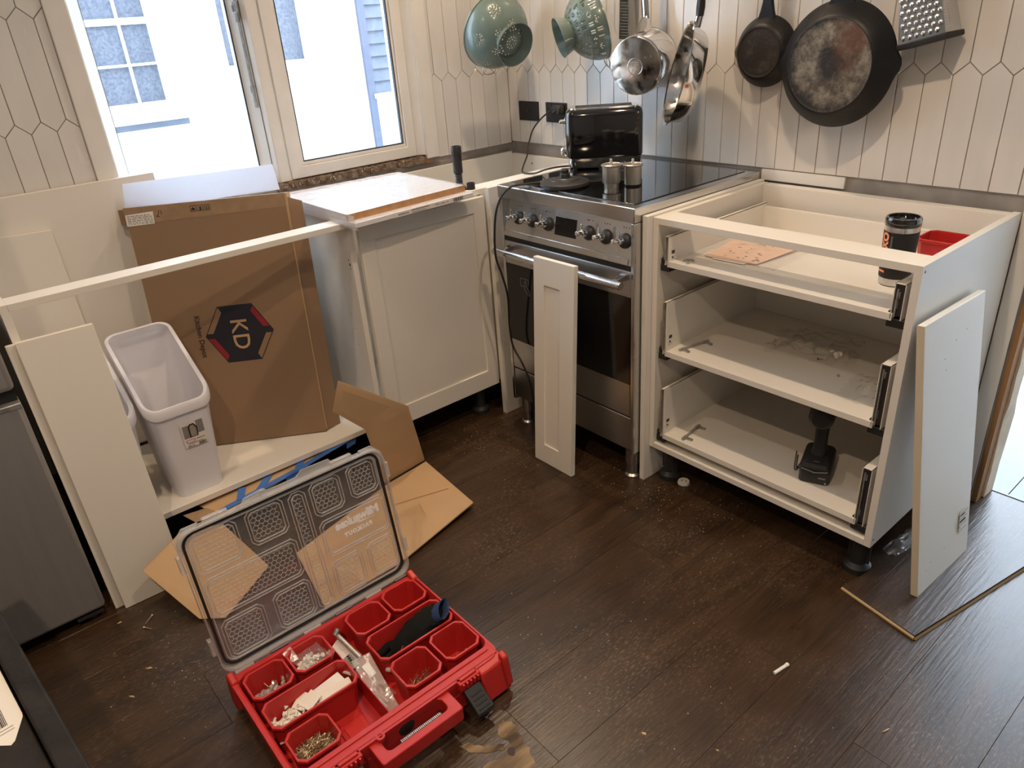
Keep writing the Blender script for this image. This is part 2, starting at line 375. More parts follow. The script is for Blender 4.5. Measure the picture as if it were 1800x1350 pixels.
# ================================================================== THE SETTING
def struct(name, mb, mt, parent=None, bevel=0):
    o = put(name, mb, mt, parent, bevel)
    if parent is None: o['kind'] = 'structure'
    return o
# ---- floor
floor = struct('floor', MB().box(-.1, -3.5, -.04, 3.5, .11, -.0125), 'black_matt')
PW = .193; x = 2.198 - 12*PW; k = 0
plank_cache = {}
while x < 3.4:
    xa, xb = max(x, 0), min(x+PW, 3.4)
    off = -.52 if abs(x+PW-2.198) < .01 else -.52 + (.43*k*1.3) % 1.2
    y = off - 3.6
    while y < .11:
        ya, yb = max(y, -3.4), min(y+1.2, .11)
        if yb - ya > .01 and xb - xa > .01:
            key = (round(xb-xa, 4), round(yb-ya, 4))
            if key not in plank_cache:
                g = .0002; W, Ln = key; c = .0005
                mb = MB().loft([[(g, g, -.012), (W-g, g, -.012), (W-g, Ln-g, -.012), (g, Ln-g, -.012)], [(g, g, -c), (W-g, g, -c), (W-g, Ln-g, -c), (g, Ln-g, -c)],
                                [(g+c, g+c, 0), (W-g-c, g+c, 0), (W-g-c, Ln-g-c, 0), (g+c, Ln-g-c, 0)]])
                me = mb.mesh('plank'); finish(me, 'floor_laminate'); plank_cache[key] = me
            o = link('plank', plank_cache[key], floor); o.location = (xa, ya, 0)
        y += 1.2
    x += PW; k += 1
# peeled patch of laminate by the tool case
def blob(pts, z0, z1):
    return MB().prism([(p.x, p.y) for p in smooth_path([(a, b, 0) for a, b in pts], 3, True)], z0, z1)
def jag(pts, amp, k, seed):
    r = random.Random(seed); out = []
    for i in range(len(pts)):
        a, b = pts[i], pts[(i+1) % len(pts)]
        for j in range(k):
            t = j/k; out.append((a[0]+(b[0]-a[0])*t+r.uniform(-amp, amp), a[1]+(b[1]-a[1])*t+r.uniform(-amp, amp)))
    return out
peel = jag([(1.640, -1.622), (1.646, -1.600), (1.672, -1.588), (1.690, -1.560), (1.704, -1.545), (1.712, -1.558), (1.690, -1.590), (1.670, -1.612)], .0025, 4, 1)
peel2 = jag([(1.655, -1.520), (1.668, -1.498), (1.692, -1.500), (1.715, -1.508), (1.745, -1.515), (1.79, -1.535), (1.86, -1.57), (1.86, -1.66), (1.76, -1.67), (1.715, -1.625), (1.712, -1.595), (1.725, -1.565), (1.705, -1.535), (1.683, -1.545), (1.668, -1.536)], .003, 4, 2)
mat('peeled_core', (.30, .21, .12), .8, col2=(.055, .033, .018), vscale=34, bump=.5, bscale=60, stretch=(1, .22, 1))
put('peeled_patch', MB().prism(peel, .0001, .0008), 'peeled_core', floor); put('peeled_patch', MB().prism(peel2, .0001, .0007), 'peeled_core', floor)
put('peeled_knot', blob([(1.716, -1.545), (1.724, -1.537), (1.738, -1.548), (1.73, -1.556), (1.72, -1.553)], .0008, .0012), 'ink_brown', floor)

# ---- walls
wall_back = struct('wall_back', MB().box(-.2, .006, -.05, 2.036, .11, 2.4).box(2.036, .006, 2.06, 2.95, .11, 2.4).box(2.95, .006, -.05, 3.6, .11, 2.4), 'plaster')
WY0, WY1, WZ0, WZ1 = -1.60, -.457, .90, 2.05
wall_left = struct('wall_left', MB().box(-.2, -3.6, -.05, -.006, WY0, 2.4).box(-.2, WY1, -.05, -.006, .006, 2.4).box(-.2, WY0, -.05, -.006, WY1, WZ0).box(-.2, WY0, WZ1, -.006, WY1, 2.4), 'plaster')
struct('wall_right', MB().box(3.4, -3.6, -.05, 3.6, .006, 2.4), 'room_wall')
struct('wall_front', MB().box(-.006, -3.6, -.05, 3.4, -3.4, 2.4), 'room_wall')
struct('ceiling', MB().box(-.2, -3.6, 2.4, 3.6, .11, 2.5), 'ceiling_paint')
tile_cache = {}
def clip(poly, lo, hi):
    for sgn, lim in ((1, lo), (-1, -hi)):
        out = []
        for i in range(len(poly)):
            a, b = poly[i], poly[(i+1) % len(poly)]
            ia, ib = a[0]*sgn >= lim-1e-9, b[0]*sgn >= lim-1e-9
            if ia: out.append(a)
            if ia != ib:
                t = (lim*sgn-a[0])/(b[0]-a[0]); out.append((lim*sgn, a[1]+t*(b[1]-a[1])))
        poly = out
        if len(poly) < 3: return []
    return poly
def tiles(wall, frame, v0, pitch, lo, hi, zb, rows, zv=1.185, tip=.031, rp=.294):
    g = .0011
    for r in range(rows):
        k = -60
        while k < 60:
            a = v0+pitch*k+(pitch/2 if r % 2 else 0); b = a+pitch; k += 1
            if b < lo+.004 or a > hi-.004: continue
            zt = zv+rp*r; z0 = zb if r == 0 else zv+rp*(r-1)+tip
            m_ = (a+b)/2
            poly = [(a+g, z0+g), (b-g, z0+g), (b-g, zt), (m_, zt+tip-g*1.4), (a+g, zt)] if r == 0 else \
                   [(a+g, z0), (m_, z0-tip+g*1.4), (b-g, z0), (b-g, zt), (m_, zt+tip-g*1.4), (a+g, zt)]
            full = a >= lo and b <= hi
            if not full: poly = clip(poly, lo, hi)
            if len(poly) < 3: continue
            key = (pitch, r) if full else None
            if key and key in tile_cache: me = tile_cache[key]
            else:
                ox = a if full else 0
                pts = [(p[0]-ox, p[1]) for p in poly]; cx = sum(p[0] for p in pts)/len(pts); cz = sum(p[1] for p in pts)/len(pts)
                c = .0009
                ins = [(p[0]+(c if p[0] < cx else -c if p[0] > cx+1e-6 else 0), p[1]+(c if p[1] < cz else -c)) for p in pts]
                mb = MB().loft([[(p[0], p[1], -.001) for p in pts], [(p[0], p[1], .005) for p in pts], [(p[0], p[1], .006) for p in ins]], cap0=False)
                me = mb.mesh('tile'); me.transform(frame.to_3x3().to_4x4()); finish(me, 'tile')
                if key: tile_cache[key] = me
            o = link('tile', me, wall)
            o.location = frame @ Vector((a if full else 0, 0, 0))
    tile_cache.clear()
tiles(wall_back, fr((0, .006, 0), (1, 0, 0), (0, 0, 1)), 1.628, .0682, .001, 2.030, .907, 4)
tiles(wall_left, fr((-.006, 0, 0), (0, 1, 0), (0, 0, 1)), -.0635, .0695, -.392, -.001, .90, 4)
tiles(wall_left, fr((-.006, 0, 0), (0, 1, 0), (0, 0, 1)), -1.724, .0662, -2.6, -1.662, .90, 4)

put('plaster_patch', MB().box(1.246, -.003, .872, 1.522, .0065, .905), 'paint_white', wall_back)
# ---- window
win = thing('window_1', None, None, (-.02, -1.05, .9), kind='structure')
put('casing', MB().box(-.02, -1.661, .90, .010, -1.600, 2.11), 'upvc', win, .003)
put('casing', MB().box(-.02, -.457, .905, .010, -.394, 2.11), 'upvc', win, .003)
put('casing', MB().box(-.02, -1.661, 2.05, .010, -.394, 2.11), 'upvc', win, .003)
put('frame_jamb', MB().prism([(-.10, -1.61), (.006, -1.61), (.006, -1.598), (-.02, -1.588), (-.066, -1.553), (-.10, -1.553)], .92, 2.05), 'upvc', win, .002)
put('frame_jamb', MB().prism([(-.10, -.488), (-.022, -.488), (.004, -.459), (.004, -.45), (-.10, -.45)], .92, 2.05), 'upvc', win, .002)
put('frame_head', MB().box(-.10, -1.60, 2.0, -.02, -.45, 2.05), 'upvc', win, .002)
put('frame_sill', MB().box(-.10, -1.60, .905, -.03, -.46, .945), 'upvc', win, .002)
put('mullion', MB().prism([(-.10, -1.121), (-.068, -1.121), (-.062, -1.112), (-.024, -1.078), (-.02, -1.074), (-.02, -1.030), (-.10, -1.030)], .918, 2.0), 'upvc', win, .0015)
# right sash
s_ = MB()
for o_, i_, x0, x1 in (((-1.032, .921, -.489, 2.0), (-.985, .962, -.531, 1.95), -.06, -.014), ((-.985, .962, -.531, 1.95), (-.972, .977, -.543, 1.93), -.05, -.022)):
    a = [(o_[0], o_[1]), (o_[2], o_[1]), (o_[2], o_[3]), (o_[0], o_[3])]; b = [(i_[0], i_[1]), (i_[2], i_[1]), (i_[2], i_[3]), (i_[0], i_[3])]
    s_.M = fr((x1, 0, 0), (0, 1, 0), (0, 0, 1)); s_.ringframe(a, b, x0-x1, 0)
put('sash', s_, 'upvc', win, .003)
put('gasket', MB(fr((-.022, 0, 0), (0, 1, 0), (0, 0, 1))).ringframe([(-.9735, .9755), (-.5415, .9755), (-.5415, 1.932), (-.9735, 1.932)], [(-.970, .979), (-.546, .979), (-.546, 1.928), (-.970, 1.928)], -.012, .0006), 'gasket', win)
put('gasket', MB().box(-.072, -1.1235, .945, -.066, -1.1195, 2.0).box(-.071, -1.555, .945, -.066, -1.5515, 2.0), 'gasket', win)
put('pane', MB().box(-.036, -.98, .97, -.032, -.537, 1.94), 'pane', win)
put('pane', MB().box(-.078, -1.56, .94, -.074, -1.115, 2.0), 'pane', win)
# lock strip on the slanted rebate of the mullion
LS = fr((-.043, -1.0955, 0), (-.038, -.034, 0), (0, 0, 1)); LS = LS if LS.col[2].xyz.dot(Vector((1, -1, 0))) > 0 else fr((-.043, -1.0955, 0), (.038, .034, 0), (0, 0, 1))
put('lock_strip', MB(LS).box(-.004, 1.20, 0, .004, 1.62, .0035), 'galv', win)
put('lock_keep', MB(LS).box(-.009, 1.452, 0, .009, 1.50, .010).box(-.004, 1.44, .002, .006, 1.47, .014).box(-.012, 1.47, 0, -.006, 1.49, .012), 'galv', win, .001)
put('lock_keep', MB(LS).box(-.006, 1.222, 0, .006, 1.245, .009), 'galv', win, .001)
put('lock_keep', MB(LS).box(-.005, 1.175, 0, .005, 1.20, .005), 'galv', win, .001)
put('strip_groove', MB(LS).box(.010, .95, 0, .012, 1.9, .0008), 'gasket', win)
# rough timber left where the sill board was taken off
_m = MB(); rnd = random.Random(3)
yy = -1.10
rings = []
while yy < -.455:
    jz = rnd.uniform(-.004, .004); jx = rnd.uniform(-.006, .006)
    rings.append([(-.05, yy, .888), (.006+jx, yy, .890), (.002+jx, yy, .914+jz), (-.05, yy, .921)]); yy += .012
_m.loft(rings)
put('sill_timber', _m, 'timber_sill', win)
put('sill_splinters', (lambda mb: [mb.cyl((rnd.uniform(-.005, .012), y_, .905+rnd.uniform(-.012, .01)), (rnd.uniform(0, .015), y_+rnd.uniform(-.004, .004), .905+rnd.uniform(-.012, .012)), .0012, .0006, 5) for y_ in [rnd.uniform(-1.08, -.47) for _ in range(60)]] and mb)(MB()), 'sawdust', win, kind='stuff')
put('sill_block', MB().box(-.03, -.50, .887, .004, -.43, .905), 'timber_raw', win)

# ---- doorway on the right
dr = thing('door_1', None, None, (2.04, .05, 0), kind='structure')
put('jamb', MB().box(2.036, .010, 0, 2.050, .055, 2.06), 'timber_raw', dr)
_m = MB(); rings = []; z = 0
while z <= 2.061:
    j = rnd.uniform(-.003, .003); rings.append([(2.036, .055, z), (2.056+j, .053+j, z), (2.060-j, .110, z), (2.036, .112, z)]); z += .045
put('casing', _m.loft(rings), 'plaster_cream', dr)
put('jamb', MB().box(2.93, .006, 0, 2.95, .11, 2.06), 'timber_raw', dr)
put('threshold', MB().box(2.04, .106, -.01, 2.95, .113, .002), 'dark_metal', dr)
# ---- outside the doorway
ter = struct('floor_next_room', MB().box(1.2, .113, -.06, 5.4, 4.0, -.012), 'terrace')
tp = MB().box(.0015, .0015, -.012, .2985, 1.797, -.004).mesh('plank'); finish(tp, 'terrace')
for i in range(14):
    for j in range(2):
        o = link('plank', tp, ter); o.location = (1.2+.3*i, .113+1.8*j, 0)

struct('sky_blocker_roof', MB().box(1.2, .11, 2.4, 3.05, 1.9, 2.5), 'ceiling_paint')  # unseen roof added to cut the sky light entering by the doorway
struct('sky_blocker_wall', MB().box(2.95, .11, -.06, 3.05, 3.4, 2.4), 'room_wall')  # unseen wall added to keep sky light off the leaning white board
# ---- ground and neighbour's house beyond the window
struct('ground', MB().box(-9, -9, -.4, -.2, 9, -.3), 'render_white')
HX = -2.6
nb = thing('neighbour_house', "white rendered neighbour's house with sash windows seen through the kitchen window", 'house', (HX, 0, -.3))
w_ = MB()
def wallholes(mb, x0, x1, y0, y1, z0, z1, holes):
    ys = sorted({y0, y1, *[h[0] for h in holes], *[h[1] for h in holes]}); zs = sorted({z0, z1, *[h[2] for h in holes], *[h[3] for h in holes]})
    for a, b in zip(ys, ys[1:]):
        for c, d in zip(zs, zs[1:]):
            if any(h[0] <= a and b <= h[1] and h[2] <= c and d <= h[3] for h in holes): continue
            mb.box(x0, a, c, x1, b, d)
WA = (-1.06, -.615, 1.06, 1.95); WB = (-.215, .385, 1.22, 2.1)
wallholes(w_, HX-.2, HX, -5, .79, -.3, 4.2, [WA, WB]); put('wall', w_, 'render_white', nb)
def hwindow(W, cols, hor, thick):
    f = put('window', MB(fr((HX-.05, 0, 0), (0, 1, 0), (0, 0, 1))).ringframe([(W[0], W[2]), (W[1], W[2]), (W[1], W[3]), (W[0], W[3])], [(W[0]+.03, W[2]+.012), (W[1]-.012, W[2]+.012), (W[1]-.012, W[3]-.03), (W[0]+.03, W[3]-.03)], -.04, 0), 'render_white', nb)
    ys = [W[0]+.03]+cols+[W[1]-.012]; zs = [W[2]+.012]+hor+[W[3]-.03]
    for a, b in zip(ys, ys[1:]):
        for c, d in zip(zs, zs[1:]): put('pane', MB().box(HX-.09, a, c, HX-.08, b, d), 'house_glass', f)
    for y in cols: put('glazing_bar', MB().box(HX-.08, y-.007, W[2], HX-.06, y+.007, W[3]), 'render_white', f)
    for z, t in zip(hor, thick): put('glazing_bar', MB().box(HX-.08, W[0], z-t, HX-.055, W[1], z+t), 'render_white', f)
hwindow(WA, [-.79], [1.29, 1.53, 1.75], [.007, .018, .007]); hwindow(WB, [], [], [])
put('window_sill', MB().box(HX-.02, -1.2, .965, HX+.09, -.545, 1.035), 'render_white', nb, .004)
put('ledge', MB().box(HX, -1.2, .925, HX+.04, -.55, .962), 'house_grey', nb)
put('window_sill', MB().box(HX-.02, -.24, 1.17, HX+.04, .41, 1.218), 'render_white', nb, .004)
put('corner_post', MB().box(HX-.1, .79, .3, HX+.03, .845, 4.2), 'house_grey_edge', nb)
sid = MB()
for i in range(30):
    z = .95+.085*i
    put('siding_board', MB().hexa([(HX-.06, .845, z), (HX+.012, .845, z), (HX+.012, 3.2, z), (HX-.06, 3.2, z)], [(HX-.06, .845, z+.086), (HX-.008, .845, z+.086), (HX-.008, 3.2, z+.086), (HX-.06, 3.2, z+.086)]), 'house_grey', nb)
put('low_wall', MB().box(HX-.06, .845, -.3, HX+.02, 3.2, .92), 'render_white', nb)
put('coping', MB().box(HX-.06, .83, .92, HX+.05, 3.2, .95), 'render_white', nb)

# ---- ceiling downlights
for i, (x, y, pw) in enumerate(LAMPS):
    wh = ['above the cooker', 'above the drawer cabinet', 'above the open red tool case', 'nearest the front wall of the room'][i]
    t = thing('ceiling_downlight', f'small round recessed ceiling downlight {wh}', 'downlight', (x, y, 2.4), 'ceiling downlights')
    put('trim_ring', MB().lathe([(.030, -.002), (.045, -.002), (.047, -.008), (.030, -.006), (.030, -.002)], (x, y, 2.401), n=24), 'chrome', t)
    put('lens', MB().lathe([(0, -.004), (.030, -.004), (.030, -.001), (0, -.001)], (x, y, 2.4), n=24), 'lamp_glow', t)
    ld = bpy.data.lights.new('downlight', 'AREA'); ld.shape = 'DISK'; ld.size = .06; ld.energy = pw; ld.color = LAMP_COL; ld.spread = math.radians(140)
    lo = bpy.data.objects.new('downlight_source', ld); COL.objects.link(lo); lo.location = (x, y, 2.388); lo.parent = t; lo.matrix_parent_inverse = parent_world(t).inverted()

# ================================================================== COOKER
Y = -.6135
ck = thing('cooker', 'freestanding stainless steel electric cooker with black glass hob and six knobs', 'cooker', (.944, -.3, 0))
put('body', MB().box(.652, -.585, .10, 1.241, -.012, .856), 'steel_brushed', ck, .002)
top = put('hob_frame', MB(Matrix.Identity(4)).ringframe([(.644, Y), (1.244, Y), (1.244, -.008), (.644, -.008)], [(.668, Y+.035), (1.212, Y+.035), (1.212, -.045), (.668, -.045)], .858, .900).box(.66, Y+.02, .858, 1.23, -.02, .88), 'steel', ck, .003)
put('glass_hob', MB().box(.668, Y+.035, .885, 1.212, -.045, .9025), 'black_glass', ck, .001)
# control panel, leaning back at the top
PB = (.655, Y, .7335); CP = fr(PB, (1, 0, 0), (0, .022, .1225))
put('control_panel', MB().hexa([(.655, Y, .733), (1.233, Y, .733), (1.233, -.57, .733), (.655, -.57, .733)], [(.655, Y+.022, .857), (1.233, Y+.022, .857), (1.233, -.57, .857), (.655, -.57, .857)]), 'steel', ck, .001)
put('display', MB(CP).box(.2545, .041, 0, .3475, .098, .0012), 'oven_glass', ck)
for x_ in (.733, .801, .877, 1.056, 1.126, 1.200):
    u = x_-.655; h = .068; kM = CP @ Matrix.Translation((u, h, 0))
    kb = put('knob', MB(kM).lathe([(.0225, 0), (.0225, .004), (.019, .010), (.012, .014), (0, .014)], n=20), 'black_plastic', ck)
    put('knob_stem', MB(kM).lathe([(.010, .012), (.010, .030), (.008, .034), (0, .034)], n=16), 'chrome', kb)
    put('lever', MB(kM).lathe([(.0075, .030), (.0075, .052), (.006, .055), (0, .055)], n=14).cyl((0, .002, .036), (0, .028, .036), .0048, .0036, 10), 'chrome', kb, .0008)
mk = MB(CP); rnd = random.Random(5)
for x_ in (.733, .801, .877, 1.056, 1.126, 1.200):
    u = x_-.655
    for dx in (-.010, 0, .010): mk.box(u+dx-.0014, .104, 0, u+dx+.0014, .107, .0004)
    for a in range(7):
        an = PI*1.2*a/6-.6*PI+PI/2; mk.box(u+.027*math.cos(an)-.0007, .068-.026*math.sin(an)-.0007, 0, u+.027*math.cos(an)+.0007, .068-.026*math.sin(an)+.0007, .0004)
put('panel_print', mk, 'ink', ck, kind='stuff')
put('panel_print_red', MB(CP).box(.205, .103, 0, .2085, .107, .0005).box(.393, .103, 0, .3965, .107, .0005), 'ink_red', ck)
# bottom lip of the panel with water drops
put('panel_lip', MB(CP).box(.012, .002, 0, .566, .020, .0025), 'steel', ck, .001)
put('dark_gap', MB().box(.657, Y+.004, .716, 1.232, -.57, .733), 'black_matt', ck)
od = put('oven_door', MB().box(.664, Y, .238, 1.231, -.585, .716), 'steel_brushed', ck, .0025)
put('oven_glass', MB().box(.6635, Y-.001, .352, 1.2315, -.590, .638), 'oven_glass', od)
hy = Y-.050
put('handle', MB().cyl((.668, hy, .689), (1.236, hy, .689), .0125, n=20).cyl((.664, hy, .689), (.668, hy, .689), .0112, .0125, 20).cyl((1.236, hy, .689), (1.240, hy, .689), .0125, .0112, 20).cyl((1.2395, hy, .689), (1.2408, hy, .689), .005, n=12), 'steel', od)
for x_ in (.700, 1.205): put('handle_bracket', MB().hexa([(x_-.010, Y, .688), (x_+.010, Y, .688), (x_+.010, Y, .706), (x_-.010, Y, .706)], [(x_-.009, hy, .682), (x_+.009, hy, .682), (x_+.009, hy, .697), (x_-.009, hy, .697)]), 'steel', od, .001)
GL = fr((.736, Y-.0012, .555), (1, 0, 0), (0, 0, 1)); ln = MB(GL)
def strokes(mb, paths, r):
    for p in paths: mb.tube([(a, b, 0) for a, b in p], r, 4)
strokes(ln, [[(.0, .012), (0, .040), (.042, .040), (.042, .022)], [(0, .012), (.012, .012)], [(.014, .014), (.016, .026), (.024, .036), (.030, .028), (.030, .018), (.022, .012), (.014, .014)], [(.020, .014), (.026, .034)], [(.018, .010), (.022, -.002), (.034, -.010), (.040, -.018)], [(.030, .014), (.040, .004), (.046, -.016)]], .0005)
put('glass_icon', ln, 'ink_grey', od)
put('storage_drawer', MB().box(.664, Y+.002, .112, 1.231, -.585, .231), 'steel_brushed', ck, .0025)
put('dark_gap', MB().box(.666, Y+.006, .231, 1.229, -.585, .239), 'black_matt', ck)
put('side_trim', MB().box(1.232, Y, .10, 1.244, -.56, .857), 'steel', ck, .002)
put('side_trim', MB().box(.648, Y, .10, .6625, -.56, .857), 'steel', ck, .002)
for x_, y_ in ((1.214, -.578), (.688, -.578), (1.214, -.05), (.688, -.05)):
    put('foot', MB().lathe([(.026, 0), (.027, .004), (.020, .010), (.020, .045), (.024, .050), (.024, .103)], (x_, y_, 0), n=20, cap0=True), 'steel_brushed', ck)

# ================================================================== TOASTER
def toaster():
    o = Vector((.700, -.345, .9025)); u = Vector((.72, .69, 0)).normalized(); L_ = .262; T = .125
    F = fr(o, u, (-u.y, u.x, 0))      # u along the face, v into the depth, n up
    t = thing('toaster', 'glossy black two-slot toaster standing at the back of the hob', 'toaster', o)
    def ring(z, inx, iny, r=.03): return [F @ Vector((p[0], p[1], z)) for p in rrect(inx, iny, L_-inx, T-iny, r, 5)]
    b = MB(); b.loft([ring(.006, .012, .010), ring(.012, .008, .006), ring(.040, .004, .003)]); put('base', b, 'chrome_used', t)
    b = MB(); b.loft([ring(.040, .004, .003), ring(.046, .0, .0), ring(.175, .0, .0), ring(.190, .003, .003), ring(.198, .012, .010)]); put('body', b, 'black_gloss', t)
    b = MB(F); b.loft([[(p[0], p[1], z) for p in rrect(i_, j_, L_-i_, T-j_, .024, 5)] for z, i_, j_ in ((.196, .014, .012), (.202, .016, .014))]); tp_ = put('top_plate', b, 'chrome_used', t)
    for v in (.030, .070): put('slot', MB(F).box(.035, v, .2005, .225, v+.026, .2026), 'black_matt', tp_)
    put('lever', MB(F).box(-.022, .045, .150, .0, .080, .162).box(-.004, .055, .10, .0005, .070, .17), 'chrome', t, .002)
    d = put('dial', MB(F).lathe([(.020, 0), (.020, .006), (.014, .018), (.012, .020), (0, .020)], (.001, .0625, .058), (-1, 0, 0), 20), 'chrome', t)
    for q in (.03, .23):
        for v in (.02, .105): put('foot', MB(F).lathe([(.009, 0), (.010, .007)], (q, v, 0), n=12, cap0=True, cap1=True), 'black_rubber', t)
    pts = [(.327, -.034, 1.056), (.285, -.055, 1.035), (.235, -.075, .985), (.228, -.10, .930), (.270, -.15, .890), (.36, -.25, .8745), (.455, -.335, .8735), (.520, -.335, .8765), (.570, -.325, .893), (.625, -.30, .9045), (.70, -.24, .9055), (.74, -.225, .907)]
    put('cord', MB().tube(smooth_path(pts, 7), .0032, 8), 'black_rubber', t)
    put('plug', MB().box(.300, -.040, 1.036, .352, -.0088, 1.068).cyl((.327, -.034, 1.05), (.320, -.05, 1.04), .007, n=10), 'black_plastic', t, .006)
toaster()
# ---- sockets
for i, x0 in enumerate((.068, .236)):
    t = thing('wall_socket', ['black wall plate alone beside the tiled corner', 'black wall socket with the toaster plug in it'][i], 'socket', (x0+.06, 0, 1.036), 'black sockets on the tiled wall')
    put('plate', MB().box(x0, -.007, .999, x0+.120, .002, 1.075), 'black_matt', t, .002)
    if i == 0: put('outlet_cap', MB().lathe([(.007, 0), (.006, .003), (0, .003)], (x0+.06, -.007, 1.038), (0, -1, 0), 14), 'black_plastic', t)
    else:
        for dx in (.03, .09): put('rocker', MB().box(x0+dx-.006, -.010, 1.055, x0+dx+.006, -.006, 1.07), 'black_plastic', t, .001)
        put('pin_hole', MB().box(x0+.024, -.0078, 1.02, x0+.030, -.0068, 1.04), 'ink', t)
# ---- kettle base
t = thing('kettle_base', 'round black kettle base with flex on the front of the hob', 'kettle base', (.868, -.515, .9025))
bx, by = .868, -.515
put('disc', MB().lathe([(0, 0), (.074, 0), (.079, .006), (.078, .014), (.070, .018), (.046, .020), (.044, .023), (.036, .026), (0, .026)], (bx, by, .9025), n=40), 'black_plastic', t)
put('connector', MB().lathe([(.018, 0), (.0155, .014), (.0125, .016), (.0125, .026), (.009, .030), (0, .030)], (bx, by, .927), n=20), 'black_rubber', t)
put('rim_ring', MB().lathe([(.034, .0255), (.031, .0275), (.028, .0255)], (bx, by, .9025), n=32), 'dark_metal', t)
pts = [(.795, -.535, .910), (.762, -.575, .909), (.737, -.630, .906), (.722, -.668, .870), (.716, -.690, .80), (.712, -.695, .69), (.722, -.682, .62), (.722, -.665, .54), (.708, -.655, .42), (.713, -.650, .345), (.755, -.648, .29), (.790, -.645, .22), (.795, -.64, .12), (.790, -.632, .03), (.80, -.60, .0045), (.84, -.45, .0045)]
put('flex', MB().tube(smooth_path(pts, 7), .0038, 8), 'black_rubber', t)
put('strain_relief', MB().cyl((.802, -.532, .911), (.785, -.548, .911), .006, .0045, 10), 'black_rubber', t)
# ---- two satin nickel furniture legs standing on the hob
for i, (x_, y_, hh) in enumerate(((1.012, -.455, .066), (1.046, -.395, .060))):
    t = thing('furniture_leg', ['satin nickel furniture leg with stepped foot, left of the pair on the hob', 'satin nickel furniture leg with dark foot, right of the pair on the hob'][i], 'furniture leg', (x_, y_, .9025), 'nickel legs on the hob')
    h = hh+.006; z0 = .9025
    if i == 0:
        put('foot', MB().lathe([(.0225, 0), (.0225, .016)], (x_, y_, z0), n=28, cap0=True, cap1=True), 'nickel', t)
        put('cup', MB().lathe([(.0265, .016), (.0270, .018), (.0270, h-.008), (.0285, h-.006)], (x_, y_, z0), n=32, cap0=True), 'nickel', t)
    else:
        put('foot', MB().lathe([(.0235, 0), (.0245, .004)], (x_, y_, z0), n=28, cap0=True, cap1=True), 'black_rubber', t)
        put('cup', MB().lathe([(.0235, .004), (.0255, .006), (.0260, h-.008), (.0280, h-.006)], (x_, y_, z0), n=32, cap0=True), 'nickel', t)
    put('lip', MB().lathe([(.0265, h-.008), (.0310, h-.006), (.0315, h-.002), (.0285, h), (.027, h-.002), (0, h-.002)], (x_, y_, z0), n=32), 'nickel', t)
    for a in (.5, 2.1, 3.7, 5.3): put('screw_hole', MB().lathe([(.0022, 0), (0, .0003)], (x_+.02*math.cos(a), y_+.02*math.sin(a), z0+h-.0018), n=8), 'ink', t)
    put('stud', MB().lathe([(.0040, 0), (.0040, .015), (.003, .017), (0, .017)], (x_, y_, z0+h-.002), n=12), 'zinc', t)

# ================================================================== DRAWER CABINET
XL, XR, YF, ZB, ZT = 1.2675, 1.991, -.5607, .125, .870
t = dc = thing('drawer_cabinet', 'white drawer unit carcass with three fitted drawers and no fronts', 'cabinet', ((XL+XR)/2, -.3, 0))
put('side_panel', MB().box(XL, YF, ZB, XL+.018, -.02, ZT), 'cabinet_white', t, .0006)
put('side_panel', MB().box(XR-.018, YF, ZB, XR, -.012, ZT), 'cabinet_white', t, .0006)
put('bottom_panel', MB().box(XL+.018, YF, ZB, XR-.018, -.02, ZB+.018), 'cabinet_white', t, .0006)
put('top_rail', MB().box(XL+.018, YF, ZT-.018, XR-.018, YF+.082, ZT), 'cabinet_white', t, .0006)
put('back_panel', MB().box(XL+.018, -.030, ZB+.018, XR-.018, -.014, ZT-.002), 'cabinet_white', t, .0006)
put('top_rail', MB().box(XL+.018, -.048, ZT-.10, XR-.018, -.030, ZT-.002), 'cabinet_white', t, .0006)
put('cam_hole', (lambda b: [b.lathe([(.0035, 0), (0, .0004)], (XR, YF+.012+d*.0, z), (1, 0, 0), 10) for d, z in ((0, .855), (0, .145))] and b)(MB()), 'ink', t)
for x_, y_ in ((XR-.045, YF+.055), (XL+.045, YF+.055), (XR-.045, -.07), (XL+.045, -.07)):
    lg = put('leg', MB().lathe([(.034, 0), (.035, .004), (.035, .018), (.022, .028), (.020, .10), (.028, .105), (.028, .125)], (x_, y_, 0), n=24, cap0=True, cap1=True), 'black_plastic', t)
    put('leg_rib', MB().box(x_-.0295, y_-.002, .03, x_+.0295, y_+.002, .118), 'black_plastic', lg)
